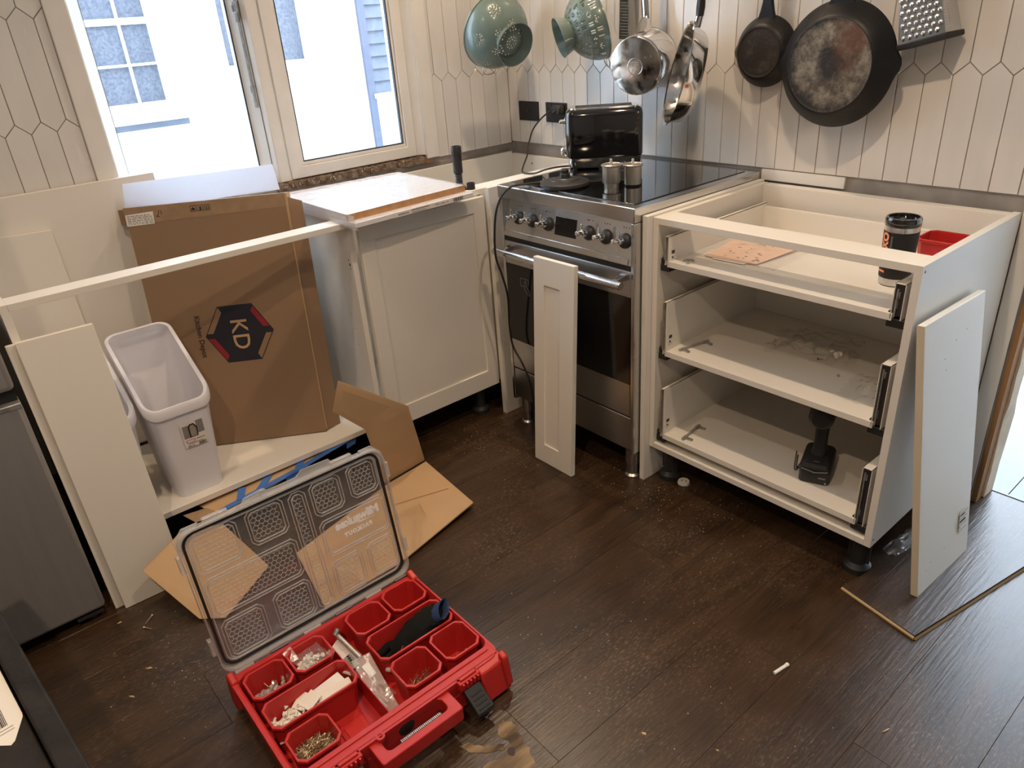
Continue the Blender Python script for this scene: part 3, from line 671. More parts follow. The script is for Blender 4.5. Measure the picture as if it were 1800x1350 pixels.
def drawer(zb, zt_side, name_lbl):
    x0, x1 = 1.316, 1.942; yb = -.075
    d = put('drawer', MB().box(x0, -.556, zb, x1, yb, zb+.017), 'cabinet_white', dc, .0006, label=name_lbl)
    put('back_panel', MB().box(x0, yb-.016, zb+.017, x1, yb, zt_side-.01), 'cabinet_white', d, .0006)
    for s, xs in ((1, x0), (-1, x1)):
        a, b = (xs-.008, xs+.004) if s > 0 else (xs-.004, xs+.020)
        # hollow metal side with an open front end
        sd = MB().box(a, -.556, zb+.004, a+.0015, yb, zt_side).box(b-.0015, -.556, zb+.004, b, yb, zt_side).box(a, -.556, zt_side-.0015, b, yb, zt_side).box(a+.0016, -.50, zb+.006, b-.0016, yb-.002, zt_side-.0016)
        put('side_wall', sd, 'panel_white', d)
        if s > 0:
            # white front bracket plate inside the left wall
            fx = xs+.004
            put('bracket_plate', MB().box(fx, -.556, zb+.017, fx+.002, -.520, zt_side-.002), 'panel_white', d)
            pr = MB(); zc = zb+.017+(zt_side-zb)*.22
            pr.box(fx+.002, -.545, zc, fx+.0026, -.531, zc+.010).box(fx+.002, -.543, zc-.014, fx+.0026, -.537, zc-.007).box(fx+.002, -.544, zc-.020, fx+.0026, -.540, zc-.018).box(fx+.002, -.534, zc-.017, fx+.0026, -.531, zc-.015)
            put('bracket_print', pr, 'dark_metal', d)
            put('slot_strip', MB().box(xs-.010, -.5575, zb+.02, xs-.004, -.553, zt_side-.004), 'galv', d)
        else:
            put('slot_strip', MB().box(a+.003, -.552, zb+.012, b-.003, -.545, zt_side-.004), 'dark_metal', d)
            put('slot_mechanism', MB().box(a+.005, -.555, zb+.03, a+.012, -.546, zb+.05).box(a+.006, -.555, zt_side-.035, a+.014, -.546, zt_side-.02).cyl((a+.009, -.557, zb+.012), (a+.009, -.557, zt_side-.012), .0018, n=6), 'galv', d)
        q0, q1 = (xs-.026, xs+.004) if s > 0 else (xs-.012, xs+.028)
        put('runner', MB().box(q0, -.552, zb-.016, q1, -.515, zb+.004).box(q0, -.55, zb+.002, q0+.010, -.53, zb+.020).box(q0+.004, -.53, zb-.010, q1-.002, -.10, zb-.002), 'black_plastic', d, .001)
        rx = (XL+.018, xs-.010) if s > 0 else (xs+.021, XR-.018)
        put('runner_rail', MB().box(rx[0], -.535, zb-.012, rx[1], -.06, zb+.012), 'galv', d)
    return d
drawer(.734, .822, 'shallow top drawer'); drawer(.457, .628, 'deep middle drawer'); drawer(.170, .345, 'deep bottom drawer')
ZD = (.751, .474, .187)
# ---- loose front-fixing brackets lying in the drawers
def clip_rod(p, q, label, short=False):
    p = Vector(p); q = Vector(q); t = thing('drawer_front_bracket', label, 'bracket', p, 'loose brackets in the drawers')
    u = (q-p).normalized(); sd = Vector((u.y, -u.x, 0))
    def block(c, s):
        b = MB(fr(c, u, sd)); b.box(-.008*s, -.006, -.001, .008*s, .004, .008).box(-.004, .004, -.001, .004, .026, .005).cyl((0, .010, .004), (0, .018, .006), .004, n=8); return b
    if short:
        put('rod', MB().tube([p, q], .0028, 8), 'zinc', t); put('clip', block(p+u*.01, 1), 'galv', t); put('clip', MB().tube([q-u*.004+sd*.012, q-u*.010], .0025, 6), 'galv', t)
    else:
        put('rod', MB().tube([p, q], .0036, 8), 'zinc', t); put('clip', block(p+u*.016, 1.3), 'galv', t); put('clip', block(q-u*.012, 1.3), 'galv', t)
clip_rod((1.352, -.535, .756), (1.372, -.508, .756), 'short silver fixing bracket in the shallow top drawer', True)
clip_rod((1.350, -.532, .479), (1.372, -.418, .479), 'long silver fixing rod with clips in the middle drawer')
clip_rod((1.388, -.548, .192), (1.372, -.440, .192), 'long silver fixing rod with clips in the bottom drawer')
# ---- paper and bag in top drawer
def crumple(x0, y0, x1, y1, z, amp, n=14, seed=1, rot=0, edge=.0):
    r = random.Random(seed); mb = MB(); g = []
    cx, cy = (x0+x1)/2, (y0+y1)/2; c, s = math.cos(rot), math.sin(rot)
    for i in range(n+1):
        for j in range(n+1):
            u, v = i/n, j/n; ex = 1-(.0 if not edge else edge*r.random()*(abs(u-.5)*2)**2)
            X = (x0+(x1-x0)*u-cx)*ex; Yv = (y0+(y1-y0)*v-cy)*ex
            h = abs(r.gauss(0, 1))*amp*(.35+math.sin(PI*u)*math.sin(PI*v))
            g.append((cx+X*c-Yv*s+r.uniform(-1, 1)*amp*.3, cy+X*s+Yv*c+r.uniform(-1, 1)*amp*.3, z+.0008+h))
    return mb.add(g, [(i*(n+1)+j, (i+1)*(n+1)+j, (i+1)*(n+1)+j+1, i*(n+1)+j+1) for i in range(n) for j in range(n)])
t = thing('instruction_leaflet', 'pinkish instruction leaflet in a clear bag in the top drawer', 'leaflet', (1.45, -.36, ZD[0]))
put('sheet', MB().slab([(1.372, -.462, ZD[0]+.004), (1.528, -.445, ZD[0]+.004), (1.548, -.262, ZD[0]+.009), (1.352, -.275, ZD[0]+.009)], .001), 'paper_pink', t)
put('sheet', MB().slab([(1.40, -.468, ZD[0]+.0026), (1.50, -.462, ZD[0]+.0026), (1.52, -.33, ZD[0]+.003), (1.39, -.33, ZD[0]+.003)], .001), 'paper_white', t)
pr = MB(); r = random.Random(9)
for _ in range(26):
    a, b = r.uniform(1.39, 1.52), r.uniform(-.43, -.29); pr.box(a, b, ZD[0]+.0040+(b+.45)/.19*.005, a+r.uniform(.003, .012), b+.0015, ZD[0]+.0055+(b+.45)/.19*.005)
put('print', pr, 'ink_grey', t, kind='stuff')
put('bag', crumple(1.335, -.49, 1.60, -.25, ZD[0]+.010, .004, 12, 4, .05), 'bag_film', t)
# ---- travel mug
def mug():
    x_, y_, z = 1.855, -.365, ZD[0]; t = thing('travel_mug', 'black and steel travel mug with orange lettering in the top drawer', 'mug', (x_, y_, z))
    R_ = .0385; H = .164
    put('steel_base', MB().lathe([(.030, 0), (.0335, .003), (.0345, .020)], (x_, y_, z), n=36, cap0=True), 'steel', t)
    put('sleeve', MB().lathe([(.0350, .020), (.0355, .022), (R_, H-.034), (R_, H-.032)], (x_, y_, z), n=36), 'black_matt', t)
    put('steel_band', MB().lathe([(R_-.0006, H-.032), (R_, H-.020)], (x_, y_, z), n=36), 'steel', t)
    l = put('lid', MB().lathe([(R_, H-.020), (R_+.0012, H-.018), (R_+.0012, H-.004), (R_-.001, H), (R_-.005, H), (R_-.006, H-.007), (0, H-.008)], (x_, y_, z), n=36), 'black_gloss', t)
    put('slider', MB().box(x_-.006, y_-.022, z+H-.008, x_+.006, y_+.004, z+H-.003), 'black_plastic', l, .002)
    # lettering running up the side, bent round the sleeve
    cdir = math.atan2(-2.14-y_, 2.575-x_); a0 = cdir-.92
    def wrap(me):
        for v in me.vertices:
            s, h, dd = v.co.x, v.co.y, v.co.z; a = a0+s/R_; rr = R_+.0004-(H-.034-h)*.018+dd
            v.co = Vector((x_+rr*math.cos(a), y_+rr*math.sin(a), z+h))
    for txt, h, sz in (('K', .1005, .0255), ('O', .1195, .0255), ('I', .036, .0255)):
        cu = bpy.data.curves.new('c', 'FONT'); cu.body = txt; cu.size = sz; cu.extrude = .0002; cu.align_x = 'CENTER'; cu.align_y = 'CENTER'; cu.offset = .0012
        q = bpy.data.objects.new('c', cu); COL.objects.link(q); me = bpy.data.meshes.new_from_object(q.evaluated_get(bpy.context.evaluated_depsgraph_get())); bpy.data.objects.remove(q, do_unlink=True)
        me.transform(Matrix.Translation((0, h, 0)) @ Matrix.Rotation(PI/2, 4, 'Z')); wrap(me); put('lettering', me, 'ink_orange', t)
    cu = bpy.data.curves.new('c', 'FONT'); cu.body = 'Systems'; cu.size = .0085; cu.extrude = .0002; cu.align_x = 'CENTER'; cu.align_y = 'CENTER'
    q = bpy.data.objects.new('c', cu); COL.objects.link(q); me = bpy.data.meshes.new_from_object(q.evaluated_get(bpy.context.evaluated_depsgraph_get())); bpy.data.objects.remove(q, do_unlink=True)
    me.transform(Matrix.Translation((.0165, .110, 0)) @ Matrix.Rotation(PI/2, 4, 'Z')); wrap(me); put('small_print', me, 'ink_grey', t)
mug()
# ---- spare red organiser cup in the drawer
def cup(name, label, x0, y0, x1, y1, z0, z1, group, taper=.006, wall=.0018, lip=.0035, matn='red_plastic'):
    t = thing(name, label, 'organiser bin', ((x0+x1)/2, (y0+y1)/2, z0), group)
    ch = .014
    def rg(i, z, c=ch): 
        a, b, p, q = x0+i, y0+i, x1-i, y1-i
        return [(a+c, b, z), (p-c, b, z), (p, b+c, z), (p, q-c, z), (p-c, q, z), (a+c, q, z), (a, q-c, z), (a, b+c, z)]
    put('shell', MB().loft([rg(taper+lip, z0), rg(lip, z1-.010), rg(lip, z1-.003), rg(lip+wall, z1-.003), rg(taper+lip+wall, z0+.002)], True, True), matn, t)
    put('rim', MB().loft([rg(lip*.9, z1-.009), rg(0, z1-.007), rg(0, z1-.001), rg(.0008, z1), rg(lip+wall*.6, z1), rg(lip+wall, z1-.004)], False, False), matn, t, .0004)
    return t
cup('red_bin', 'single spare red plastic bin beside the travel mug', 1.822, -.205, 1.930, -.100, ZD[0], ZD[0]+.070, None)
# ---- clear bags and screws in the middle drawer
tag(put('plastic_bag', crumple(1.49, -.36, 1.76, -.15, ZD[1]+.001, .014, 16, 11, .25, .25), 'bag_film'), 'crumpled clear plastic bag at the back of the middle drawer', 'bag', 'clear bags in the middle drawer')
tag(put('plastic_bag', crumple(1.80, -.50, 1.93, -.33, ZD[1]+.001, .007, 12, 12, .1, .2), 'bag_film'), 'small flat clear bag in the right front corner of the middle drawer', 'bag', 'clear bags in the middle drawer')
_m = MB(); r = random.Random(6)
for _ in range(9):
    a, b = 1.70+r.uniform(-.025, .025), -.285+r.uniform(-.015, .015); _m.lathe([(.006, 0), (.007, .003), (.003, .006), (0, .006)], (a, b, ZD[1]+r.uniform(.002, .016)), (r.uniform(-1, 1), r.uniform(-1, 1), .5), 7)
tag(put('wall_plugs', _m, 'white_plastic'), 'little heap of white plastic fittings in the middle drawer', 'fittings', kind='stuff')
def screw(p, d, L_, label, grp, mt='zinc', r_=.0018):
    p = Vector(p); d = Vector(d).normalized(); t = thing('screw', label, 'screw', p, grp)
    put('shank', MB().cyl(p, p+d*L_, r_, r_*.35, 8), mt, t); put('head', MB().lathe([(0, -.001), (r_*2.2, -.001), (r_, .003)], p, d, 10), mt, t)
screw((1.765, -.385, ZD[1]+.003), (.5, -.6, .3), .018, 'upturned silver screw near the middle of the middle drawer', 'loose screws')
screw((1.672, -.325, ZD[1]+.003), (1, .3, 0), .016, 'dark screw beside the white fittings in the middle drawer', 'loose screws', 'dark_metal')
# ---- cordless drill standing on its battery in the bottom drawer
def drill():
    z = ZD[2]; c = Vector((1.765, -.432, z)); fwd = Vector((-.35, .94, 0)).normalized(); rt = Vector((fwd.y, -fwd.x, 0))
    t = thing('cordless_drill', 'black cordless drill standing on its battery in the bottom drawer', 'drill', c)
    F = fr(c, rt, fwd)      # u right, v forward, n up
    def ring(z, hw, y0, y1, r): return [F @ Vector((p[0], p[1], z)) for p in rrect(-hw, y0, hw, y1, r, 4)]
    put('battery', MB().loft([ring(.0, .037, -.055, .060, .010), ring(.004, .040, -.058, .063, .012), ring(.036, .040, -.058, .063, .012), ring(.041, .037, -.055, .060, .012)]), 'black_plastic', t)
    put('battery_mount', MB().loft([ring(.041, .039, -.060, .064, .012), ring(.052, .040, -.061, .065, .012), ring(.062, .036, -.055, .060, .014), ring(.070, .026, -.030, .045, .014)]), 'black_matt', t)
    put('lamp_ridge', MB(F).tube([(-.034, -.060, .046), (0, -.063, .040), (.034, -.060, .046)], .0015, 6), 'ink_grey', t)
    put('screw_head', MB(F).lathe([(.003, 0), (0, .001)], (.031, -.0585, .008), (0, -1, 0), 8), 'zinc', t)
    hs = []
    for zz, hw, y0, y1 in ((.066, .0215, -.024, .034), (.085, .017, -.016, .026), (.115, .0165, -.012, .028), (.150, .018, -.012, .034), (.172, .020, -.014, .040), (.182, .026, -.030, .055)):
        hs.append(ring(zz, hw, y0, y1, min(hw, (y1-y0)/2)*.75))
    put('handle', MB().loft(hs), 'black_rubber', t)
    put('motor_housing', MB(F).lathe([(0, -.085), (.022, -.083), (.032, -.072), (.034, -.03), (.034, .05), (.030, .06), (.024, .09), (0, .092)], (0, 0, .214), (0, 1, 0), 24), 'black_plastic', t)
    put('chuck', MB(F).lathe([(.021, .092), (.021, .12), (.012, .14), (0, .14)], (0, 0, .214), (0, 1, 0), 20), 'dark_metal', t)
    put('trigger', MB(F).box(-.008, .030, .145, .008, .045, .172), 'black_gloss', t, .003)
    put('belt_hook', MB(F).tube(smooth_path([(-.043, -.02, .022), (-.052, -.03, .016), (-.055, -.034, .03), (-.054, -.034, .075), (-.054, -.034, .078)], 4), .002, 6).tube(smooth_path([(-.043, -.010, .028), (-.050, -.024, .020), (-.051, -.028, .032), (-.050, -.028, .065)], 4), .002, 6), 'dark_metal', t)
    put('small_print', MB(F).box(-.006, -.0485, .0665, .008, -.046, .0668).box(.012, -.0584, .020, .030, -.0579, .024), 'ink_grey', t)
drill()

# ================================================================== PANELS STANDING ABOUT
tag(put('end_panel', MB().box(1.2475, -.583, 0, 1.2665, -.015, .876), 'panel_white', None, .001), 'tall white end panel between the cooker and the drawer unit', 'panel', 'end panels beside the cooker')
tag(put('end_panel', MB().box(.562, -.603, 0, .582, -.03, .880), 'panel_white', None, .001), 'tall white end panel between the corner cabinet and the cooker', 'panel', 'end panels beside the cooker')
def lean_slab(name, label, cat, q, th, mt, group=None):
    return tag(put(name, MB().slab(q, th), mt, None, .0012), label, cat, group)
# shaker drawer front leaning on the oven handle
t = thing('shaker_board', 'narrow white shaker drawer front leaning upright against the oven handle', 'drawer front', (.99, -.73, 0))
DF = fr((.902, -.738, .0005), (1, 0.004, 0), (.028, .044, .722)); DW, DH = .180, .724
put('frame', MB(DF).ringframe([(0, 0), (DW, 0), (DW, DH), (0, DH)], [(.048, .070), (DW-.062, .070), (DW-.062, DH-.085), (.048, DH-.085)], -.018, 0), 'cabinet_white', t, .0012)
put('inset_panel', MB(DF).box(.046, .068, -.014, DW-.060, DH-.083, -.006), 'cabinet_white', t)
# board leaning on the drawer cabinet's right side
t = thing('white_board', 'white board with drilled holes leaning against the right side of the drawer unit', 'panel', (2.10, -.38, .013))
q = [(2.110, -.519, .0125), (2.121, -.247, .0125), (2.018, -.236, .733), (2.020, -.571, .746)]
put('board', MB().slab(q, .017), 'panel_white', t, .001)
put('edge_band', MB().slab([(2.0932, -.5205, .0135), (2.1095, -.5198, .0135), (2.0195, -.5718, .745), (2.0032, -.5725, .745)], .0006), 'melamine_edge', t)
PF = fr(q[0], Vector(q[1])-Vector(q[0]), Vector(q[3])-Vector(q[0]))
hb = MB(PF)
for a, b in ((.06, .075), (.13, .08), (.215, .088), (.10, .66), (.15, .672), (.035, .063), (.05, .63), (.06, .60)): hb.lathe([(.0016, 0), (0, .0004)], (a, b, .0002), n=8)
put('drill_hole', hb, 'ink', t)
stk = put('sticker', MB(PF).box(.208, .085, 0, .252, .150, .0003), 'panel_white', t)
for v0, v1, u0, u1, mt_ in ((.143, .1445, .21, .25, 'ink_grey'), (.134, .139, .212, .236, 'ink'), (.126, .1275, .21, .25, 'ink_grey'), (.115, .121, .211, .242, 'ink'), (.107, .1085, .21, .25, 'ink_grey'), (.099, .102, .2105, .215, 'ink'), (.090, .0915, .21, .25, 'ink_grey')):
    put('sticker_line', MB(PF).box(u0, v0, .0003, u1, v1, .0006), mt_, stk)
# loose floorboard under it
u = Vector((-.2, .04, 0)).normalized(); v = Vector((.196, .98, 0)).normalized(); o = Vector((2.161, -.65, 0))
c1 = o+u*.2045; ln = .64
t = thing('loose_floorboard', 'loose dark laminate floorboard with pale sawn edge lying on the floor', 'floorboard', (2.1, -.35, 0))
q = [o, o+v*ln, c1+v*ln, c1]
put('board', MB().hexa([p+Vector((0, 0, .0006)) for p in q], [p+Vector((0, 0, .0122)) for p in q]), 'floor_laminate', t, .0008)
put('sawn_edge', MB().hexa([o+Vector((.0008, -.001, .0015)), o+v*ln+Vector((.0012, 0, .0015)), o+v*ln+Vector((.004, 0, .0015)), o+Vector((.004, -.001, .0015))], [o+Vector((.0008, -.001, .0075)), o+v*ln+Vector((.0012, 0, .0075)), o+v*ln+Vector((.002, 0, .0105)), o+Vector((.002, -.001, .0105))]), 'laminate_core', t)
put('tongue', MB().hexa([o-v*.004+Vector((0, 0, .002)), o+Vector((0, 0, .002)), c1+Vector((0, 0, .002)), c1-v*.004+Vector((0, 0, .002))], [o-v*.004+Vector((0, 0, .006)), o+Vector((0, 0, .009)), c1+Vector((0, 0, .009)), c1-v*.004+Vector((0, 0, .006))]), 'laminate_core', t)
# two long boards leaning by the fridge
lean_slab('leaning_board', 'long cream board leaning in front by the fridge, the outer one', 'panel', [(.655, -2.047, .001), (.659, -1.878, .001), (.585, -1.880, .784), (.583, -2.050, .785)], .016, 'panel_white', 'long boards leaning by the fridge')
lean_slab('leaning_board', 'long cream board mostly hidden behind the outer leaning board by the fridge', 'panel', [(.636, -2.068, .001), (.640, -1.90, .001), (.5675, -1.90, .777), (.5655, -2.070, .778)], .003+.013, 'panel_white', 'long boards leaning by the fridge')

# ================================================================== CORNER CABINET
t = cc = thing('corner_cabinet', 'cream corner base cabinet with a shaker door and open top under the window', 'cabinet', (.29, -.57, 0))
XF = .530
put('side_panel', MB().box(.03, -1.124, .125, XF-.001, -1.106, .868), 'cabinet_white', t, .0006)
put('bottom_panel', MB().box(.03, -1.106, .125, XF-.02, -.03, .143), 'cabinet_white', t)
put('back_panel', MB().box(.014, -1.106, .125, .030, -.03, .870), 'cabinet_white', t)
put('side_panel', MB().box(.030, -.030, .125, XF-.02, -.012, .862), 'cabinet_white', t)
put('top_rail', MB().box(XF-.075, -1.106, .852, XF-.001, -.030, .870), 'cabinet_white', t, .0006)
put('filler', MB().box(XF-.022, -.598, .125, XF-.002, -.40, .852), 'cabinet_white', t, .0006)
dM = fr((XF+.020, 0, 0), (0, 1, 0), (0, 0, 1)); y0, y1, z0, z1 = -1.096, -.600, .124, .848
d_ = put('door', MB(dM).ringframe([(y0, z0), (y1, z0), (y1, z1), (y0, z1)], [(y0+.052, z0+.070), (y1-.050, z0+.070), (y1-.050, z1-.050), (y0+.052, z1-.050)], -.020, 0), 'cabinet_white', t, .0015)
put('inset_panel', MB(dM).box(y0+.05, z0+.068, -.016, y1-.048, z1-.048, -.006), 'cabinet_white', d_)
put('drill_hole', (lambda b: [b.lathe([(r_, 0), (0, .0004)], (x_, -1.124, z_), (0, -1, 0), 8) for x_, z_, r_ in ((.505, .742, .003), (.51, .728, .005), (.512, .715, .0025), (.46, .55, .002), (.47, .50, .0018), (.47, .44, .0018))] and b)(MB()), 'ink', t)
put('cam_cap', (lambda b: [b.lathe([(.004, 0), (0, .0006)], p, a, 10) for p, a in (((.030, -.52, .80), (1, 0, 0)), ((.16, -.030, .83), (0, -1, 0)), ((.525, -.545, .870), (0, 0, 1)))] and b)(MB()), 'ink_brown', t)
for x_, y_ in ((.49, -1.05), (.49, -.66), (.09, -1.05), (.09, -.12), (.49, -.12)):
    put('leg', MB().lathe([(.034, 0), (.035, .018), (.022, .028), (.020, .10), (.028, .125)], (x_, y_, 0), n=20, cap0=True, cap1=True), 'black_plastic', t)
# ---- wrapped boards on top of it
def wrapped(name, label, P0, uu, W, D, z0, z1, faces):
    F = fr((P0[0], P0[1], z0), uu, (uu[1]*-1, uu[0], 0)); t = thing(name, label, 'board', (P0[0], P0[1], z0), 'wrapped boards on the corner cabinet'); return t, F
# upper board: x .13...57, y -1.15..-.70
t = thing('wrapped_board', 'shrink-wrapped board with brown card edge, top of the stack on the corner cabinet', 'board', (.36, -.93, .885), 'wrapped boards on the corner cabinet')
q = [(.115, -1.150, .905), (.600, -1.150, .905), (.572, -.696, .905), (.150, -.690, .905)]
put('board', MB().slab(q, .019), 'wrapped_white', t, .001)
put('card_edge', MB().slab([(.6015, -1.152, .8845), (.5735, -.694, .8845), (.5735, -.694, .9055), (.6015, -1.152, .9055)], .002), 'board_core', t)
put('card_edge', MB().slab([(.112, -1.152, .9057), (.142, -1.152, .9057), (.175, -.688, .9057), (.147, -.688, .9057)], .0006), 'board_core', t)
def film(q, n, amp, seed):
    r = random.Random(seed); g = []; q = [Vector(p) for p in q]
    for i in range(n+1):
        for j in range(n+1):
            u, v = i/n, j/n; p = (q[0]*(1-u)+q[1]*u)*(1-v)+(q[3]*(1-u)+q[2]*u)*v; g.append(p+Vector((0, 0, r.random()*amp)))
    return MB().add(g, [(i*(n+1)+j, (i+1)*(n+1)+j, (i+1)*(n+1)+j+1, i*(n+1)+j+1) for i in range(n) for j in range(n)])
put('shrink_wrap', film([(.113, -1.152, .9062), (.600, -1.152, .9062), (.573, -.694, .9062), (.149, -.688, .9062)], 26, .0024, 5), 'clear_film', t)
t = thing('wrapped_board', 'wrapped white door with printed label, bottom of the stack on the corner cabinet', 'board', (.36, -.93, .871), 'wrapped boards on the corner cabinet')
q = [(.10, -1.150, .885), (.640, -1.150, .885), (.612, -.690, .885), (.13, -.690, .885)]
put('board', MB().slab(q, .0145), 'wrapped_white', t, .001)
EF = fr((.6405, -1.150, .8705), (-.028, .46, 0), (0, 0, 1)); 
lb = put('label_strip', MB(EF).box(.14, .0, -.0002, .42, .0145, .0006), 'label_white', t)
pm = MB(EF); r = random.Random(12)
for u0, u1, v0, v1 in ((.155, .195, .004, .009), (.205, .275, .008, .0125), (.205, .265, .002, .005)):
    a = u0
    while a < u1:
        e = min(a+r.uniform(.003, .009), u1); pm.box(a, v0, .0006, e, v1, .0009); a = e+.0015
put('label_print', pm, 'ink_grey', lb, kind='stuff')
text_mesh('1200 x 600 x 18', .0085, EF @ Matrix.Translation((.325, .0075, .0008)), 'ink_grey', 'label_print', lb)
barcode(EF @ Matrix.Translation((0, 0, .0006)), .375, .002, .415, .013, 16, 'ink', 'barcode', lb)
put('shrink_wrap', film([(.098, -1.152, .8862), (.641, -1.152, .8862), (.613, -.688, .8862), (.128, -.688, .8862)], 20, .0012, 8), 'clear_film', t)
# hanging side wrap at the near edge
put('wrap_end', MB().slab([(.10, -1.1525, .8695), (.655, -1.1525, .866), (.640, -1.1515, .9065), (.10, -1.1515, .9065)], .0006), 'clear_film', t)
# ---- black adjustable leg standing on the cabinet
t = thing('cabinet_leg', 'upright black plastic cabinet leg standing behind the wrapped boards', 'cabinet leg', (.44, -.62, .87))
lx, ly, lz = .455, -.630, .8705
put('socket_plate', MB().box(lx-.030, ly-.014, lz, lx+.022, ly+.014, lz+.006).lathe([(.016, .004), (.016, .012), (.012, .014), (0, .014)], (lx, ly, lz), n=18), 'black_plastic', t, .001)
put('threaded_stem', MB().lathe([(.0115, .010)]+[p for i in range(7) for p in ((.0135, .013+.006*i), (.0115, .016+.006*i))]+[(.0115, .055)], (lx, ly, lz), n=18), 'black_plastic', t)
put('tube', MB().lathe([(.0135, .050), (.0165, .053), (.0165, .118), (.0185, .120), (.0185, .140), (.0175, .142), (.0130, .142), (.0130, .135), (0, .135)], (lx, ly, lz), n=20), 'black_plastic', t)
t = thing('leg_clip', 'small black ring clip beside the upright black cabinet leg', 'clip', (.505, -.615, .87))
put('ring', MB().lathe([(.0125, 0), (.0145, 0), (.0145, .022), (.0115, .022), (.0115, .001)], (.505, -.618, .8702), n=18), 'black_plastic', t); put('lug', MB().box(.488, -.640, .8702, .502, -.63, .876), 'black_plastic', t)

# ================================================================== OPEN CABINET BY THE FRIDGE
t = thing('open_cabinet', 'white open-fronted base cabinet with only a top rail, holding the bins', 'cabinet', (.29, -1.58, 0))
ZBS = .160
put('side_panel', MB().box(.05, -2.052, .125, .548, -2.034, .870), 'cabinet_white', t, .0006)
put('bottom_panel', MB().box(.05, -2.034, ZBS-.018, .530, -1.126, ZBS), 'cabinet_white', t, .0006)
put('front_rail', MB().box(.482, -2.034, .853, .550, -1.126, .870), 'cabinet_white', t, .0006)
for x_, y_ in ((.46, -1.98), (.29, -1.19), (.10, -1.98), (.10, -1.19)):
    put('leg', MB().lathe([(.034, 0), (.035, .018), (.022, .028), (.020, .10), (.028, ZBS-.018)], (x_, y_, 0), n=20, cap0=True, cap1=True), 'black_plastic', t)
tag(put('white_sheet', MB().box(.012, -2.30, .162, .030, -1.503, 1.034), 'panel_white', None, .001), 'large white sheet standing against the wall behind the open cabinet', 'panel', 'white sheets at the back')
tag(put('white_sheet', MB().slab([(.088, -2.03, .162), (.088, -1.832, .162), (.050, -1.832, .925), (.050, -2.03, .935)], .016), 'panel_white', None, .001), 'smaller white board leaning on the large sheet inside the open cabinet', 'panel', 'white sheets at the back')

# ---- slim white bins
def bin_(label, x0, y0, y1, sticker):
    z0 = ZBS; t = thing('slim_bin', label, 'bin', (x0, (y0+y1)/2, z0), 'slim white bins in the open cabinet')
    xb, xf = .232, x0; W = y1-y0; n = 5
    def loop(xa, xc, ya, yb, zf, zbk, r=.032, bulge=0):
        out = []
        for p in rrect(xa, ya, xc, yb, r, n):
            f = (p[0]-xa)/(xc-xa); z = zbk+(zf-zbk)*f+bulge*math.sin(PI*min(max(f, 0), 1))
            out.append((p[0], p[1], z))
        return out
    HF, HB = z0+.305, z0+.462; bu = .020
    b0 = loop(xb+.03, xf-.012, y0+.030, y1-.030, z0, z0, .028)
    tO = loop(xb, xf+.010, y0+.006, y1-.006, HF, HB, .034, bu); tI = loop(xb+.004, xf+.006, y0+.010, y1-.010, HF, HB, .032, bu)
    b1 = loop(xb+.033, xf-.015, y0+.033, y1-.033, z0+.003, z0+.003, .026)
    put('body', MB().loft([b0, tO]), 'bin_plastic', t) if False else put('body', MB().loft([b0, tO, tI, b1]), 'bin_plastic', t)
    r0 = loop(xb-.004, xf+.016, y0, y1, HF-.026, HB-.026, .038, bu); r1 = loop(xb-.006, xf+.019, y0-.001, y1+.001, HF-.004, HB-.004, .040, bu)
    r2 = loop(xb-.003, xf+.015, y0+.002, y1-.002, HF+.006, HB+.006, .038, bu); r3 = loop(xb+.006, xf+.004, y0+.012, y1-.012, HF+.004, HB+.004, .030, bu); r4 = loop(xb+.005, xf+.005, y0+.011, y1-.011, HF-.02, HB-.02, .031, bu)
    put('rim', MB().loft([r0, r1, r2, r3, r4], False, False), 'bin_plastic', t)
    if sticker:
        nx = .022/.300; SF = fr((xf-.012+.0185+.0008, (y0+y1)/2+.018, z0+.205), (0, 1, 0), (nx, 0, 1))
        lb = put('sticker', MB(SF).box(-.034, -.042, 0, .034, .042, .0005), 'label_white', t)
        put('picture', MB(SF).box(-.030, -.010, .0005, -.012, .032, .0008), 'ink_grey', lb); put('picture', MB(SF).box(.010, -.002, .0005, .030, .040, .0008), 'ink_grey', lb)
        put('picture', MB(SF).prism([(-.014, -.010), (.010, -.010), (.012, .020), (.004, .034), (-.008, .034), (-.014, .026)], .0005, .001), 'ink', lb)
        put('picture', MB(SF).prism([(-.010, -.008), (.007, -.008), (.008, .018), (.002, .030), (-.006, .030), (-.010, .022)], .001, .0013), 'zinc', lb)
        put('brand_mark', MB(SF).ringframe(rrect(-.028, -.026, -.002, -.016, .0045, 4), rrect(-.0265, -.0248, -.0035, -.0172, .0035, 4), .0005, .0008).box(.002, -.020, .0005, .026, -.018, .0008).box(-.024, -.030, .0005, .02, -.0285, .0008), 'ink_red', lb)
        barcode(SF @ Matrix.Translation((0, 0, .0005)), .006, -.041, .028, -.032, 12, 'ink', 'barcode', lb); barcode(SF @ Matrix.Translation((0, 0, .0005)), -.026, -.041, -.006, -.034, 9, 'ink_grey', 'barcode', lb)
    return t
bin_('slim white plastic bin with a picture sticker on its front', .505, -1.828, -1.634, True)
bin_('slim white plastic bin half hidden behind the leaning boards', .490, -2.028, -1.838, False)

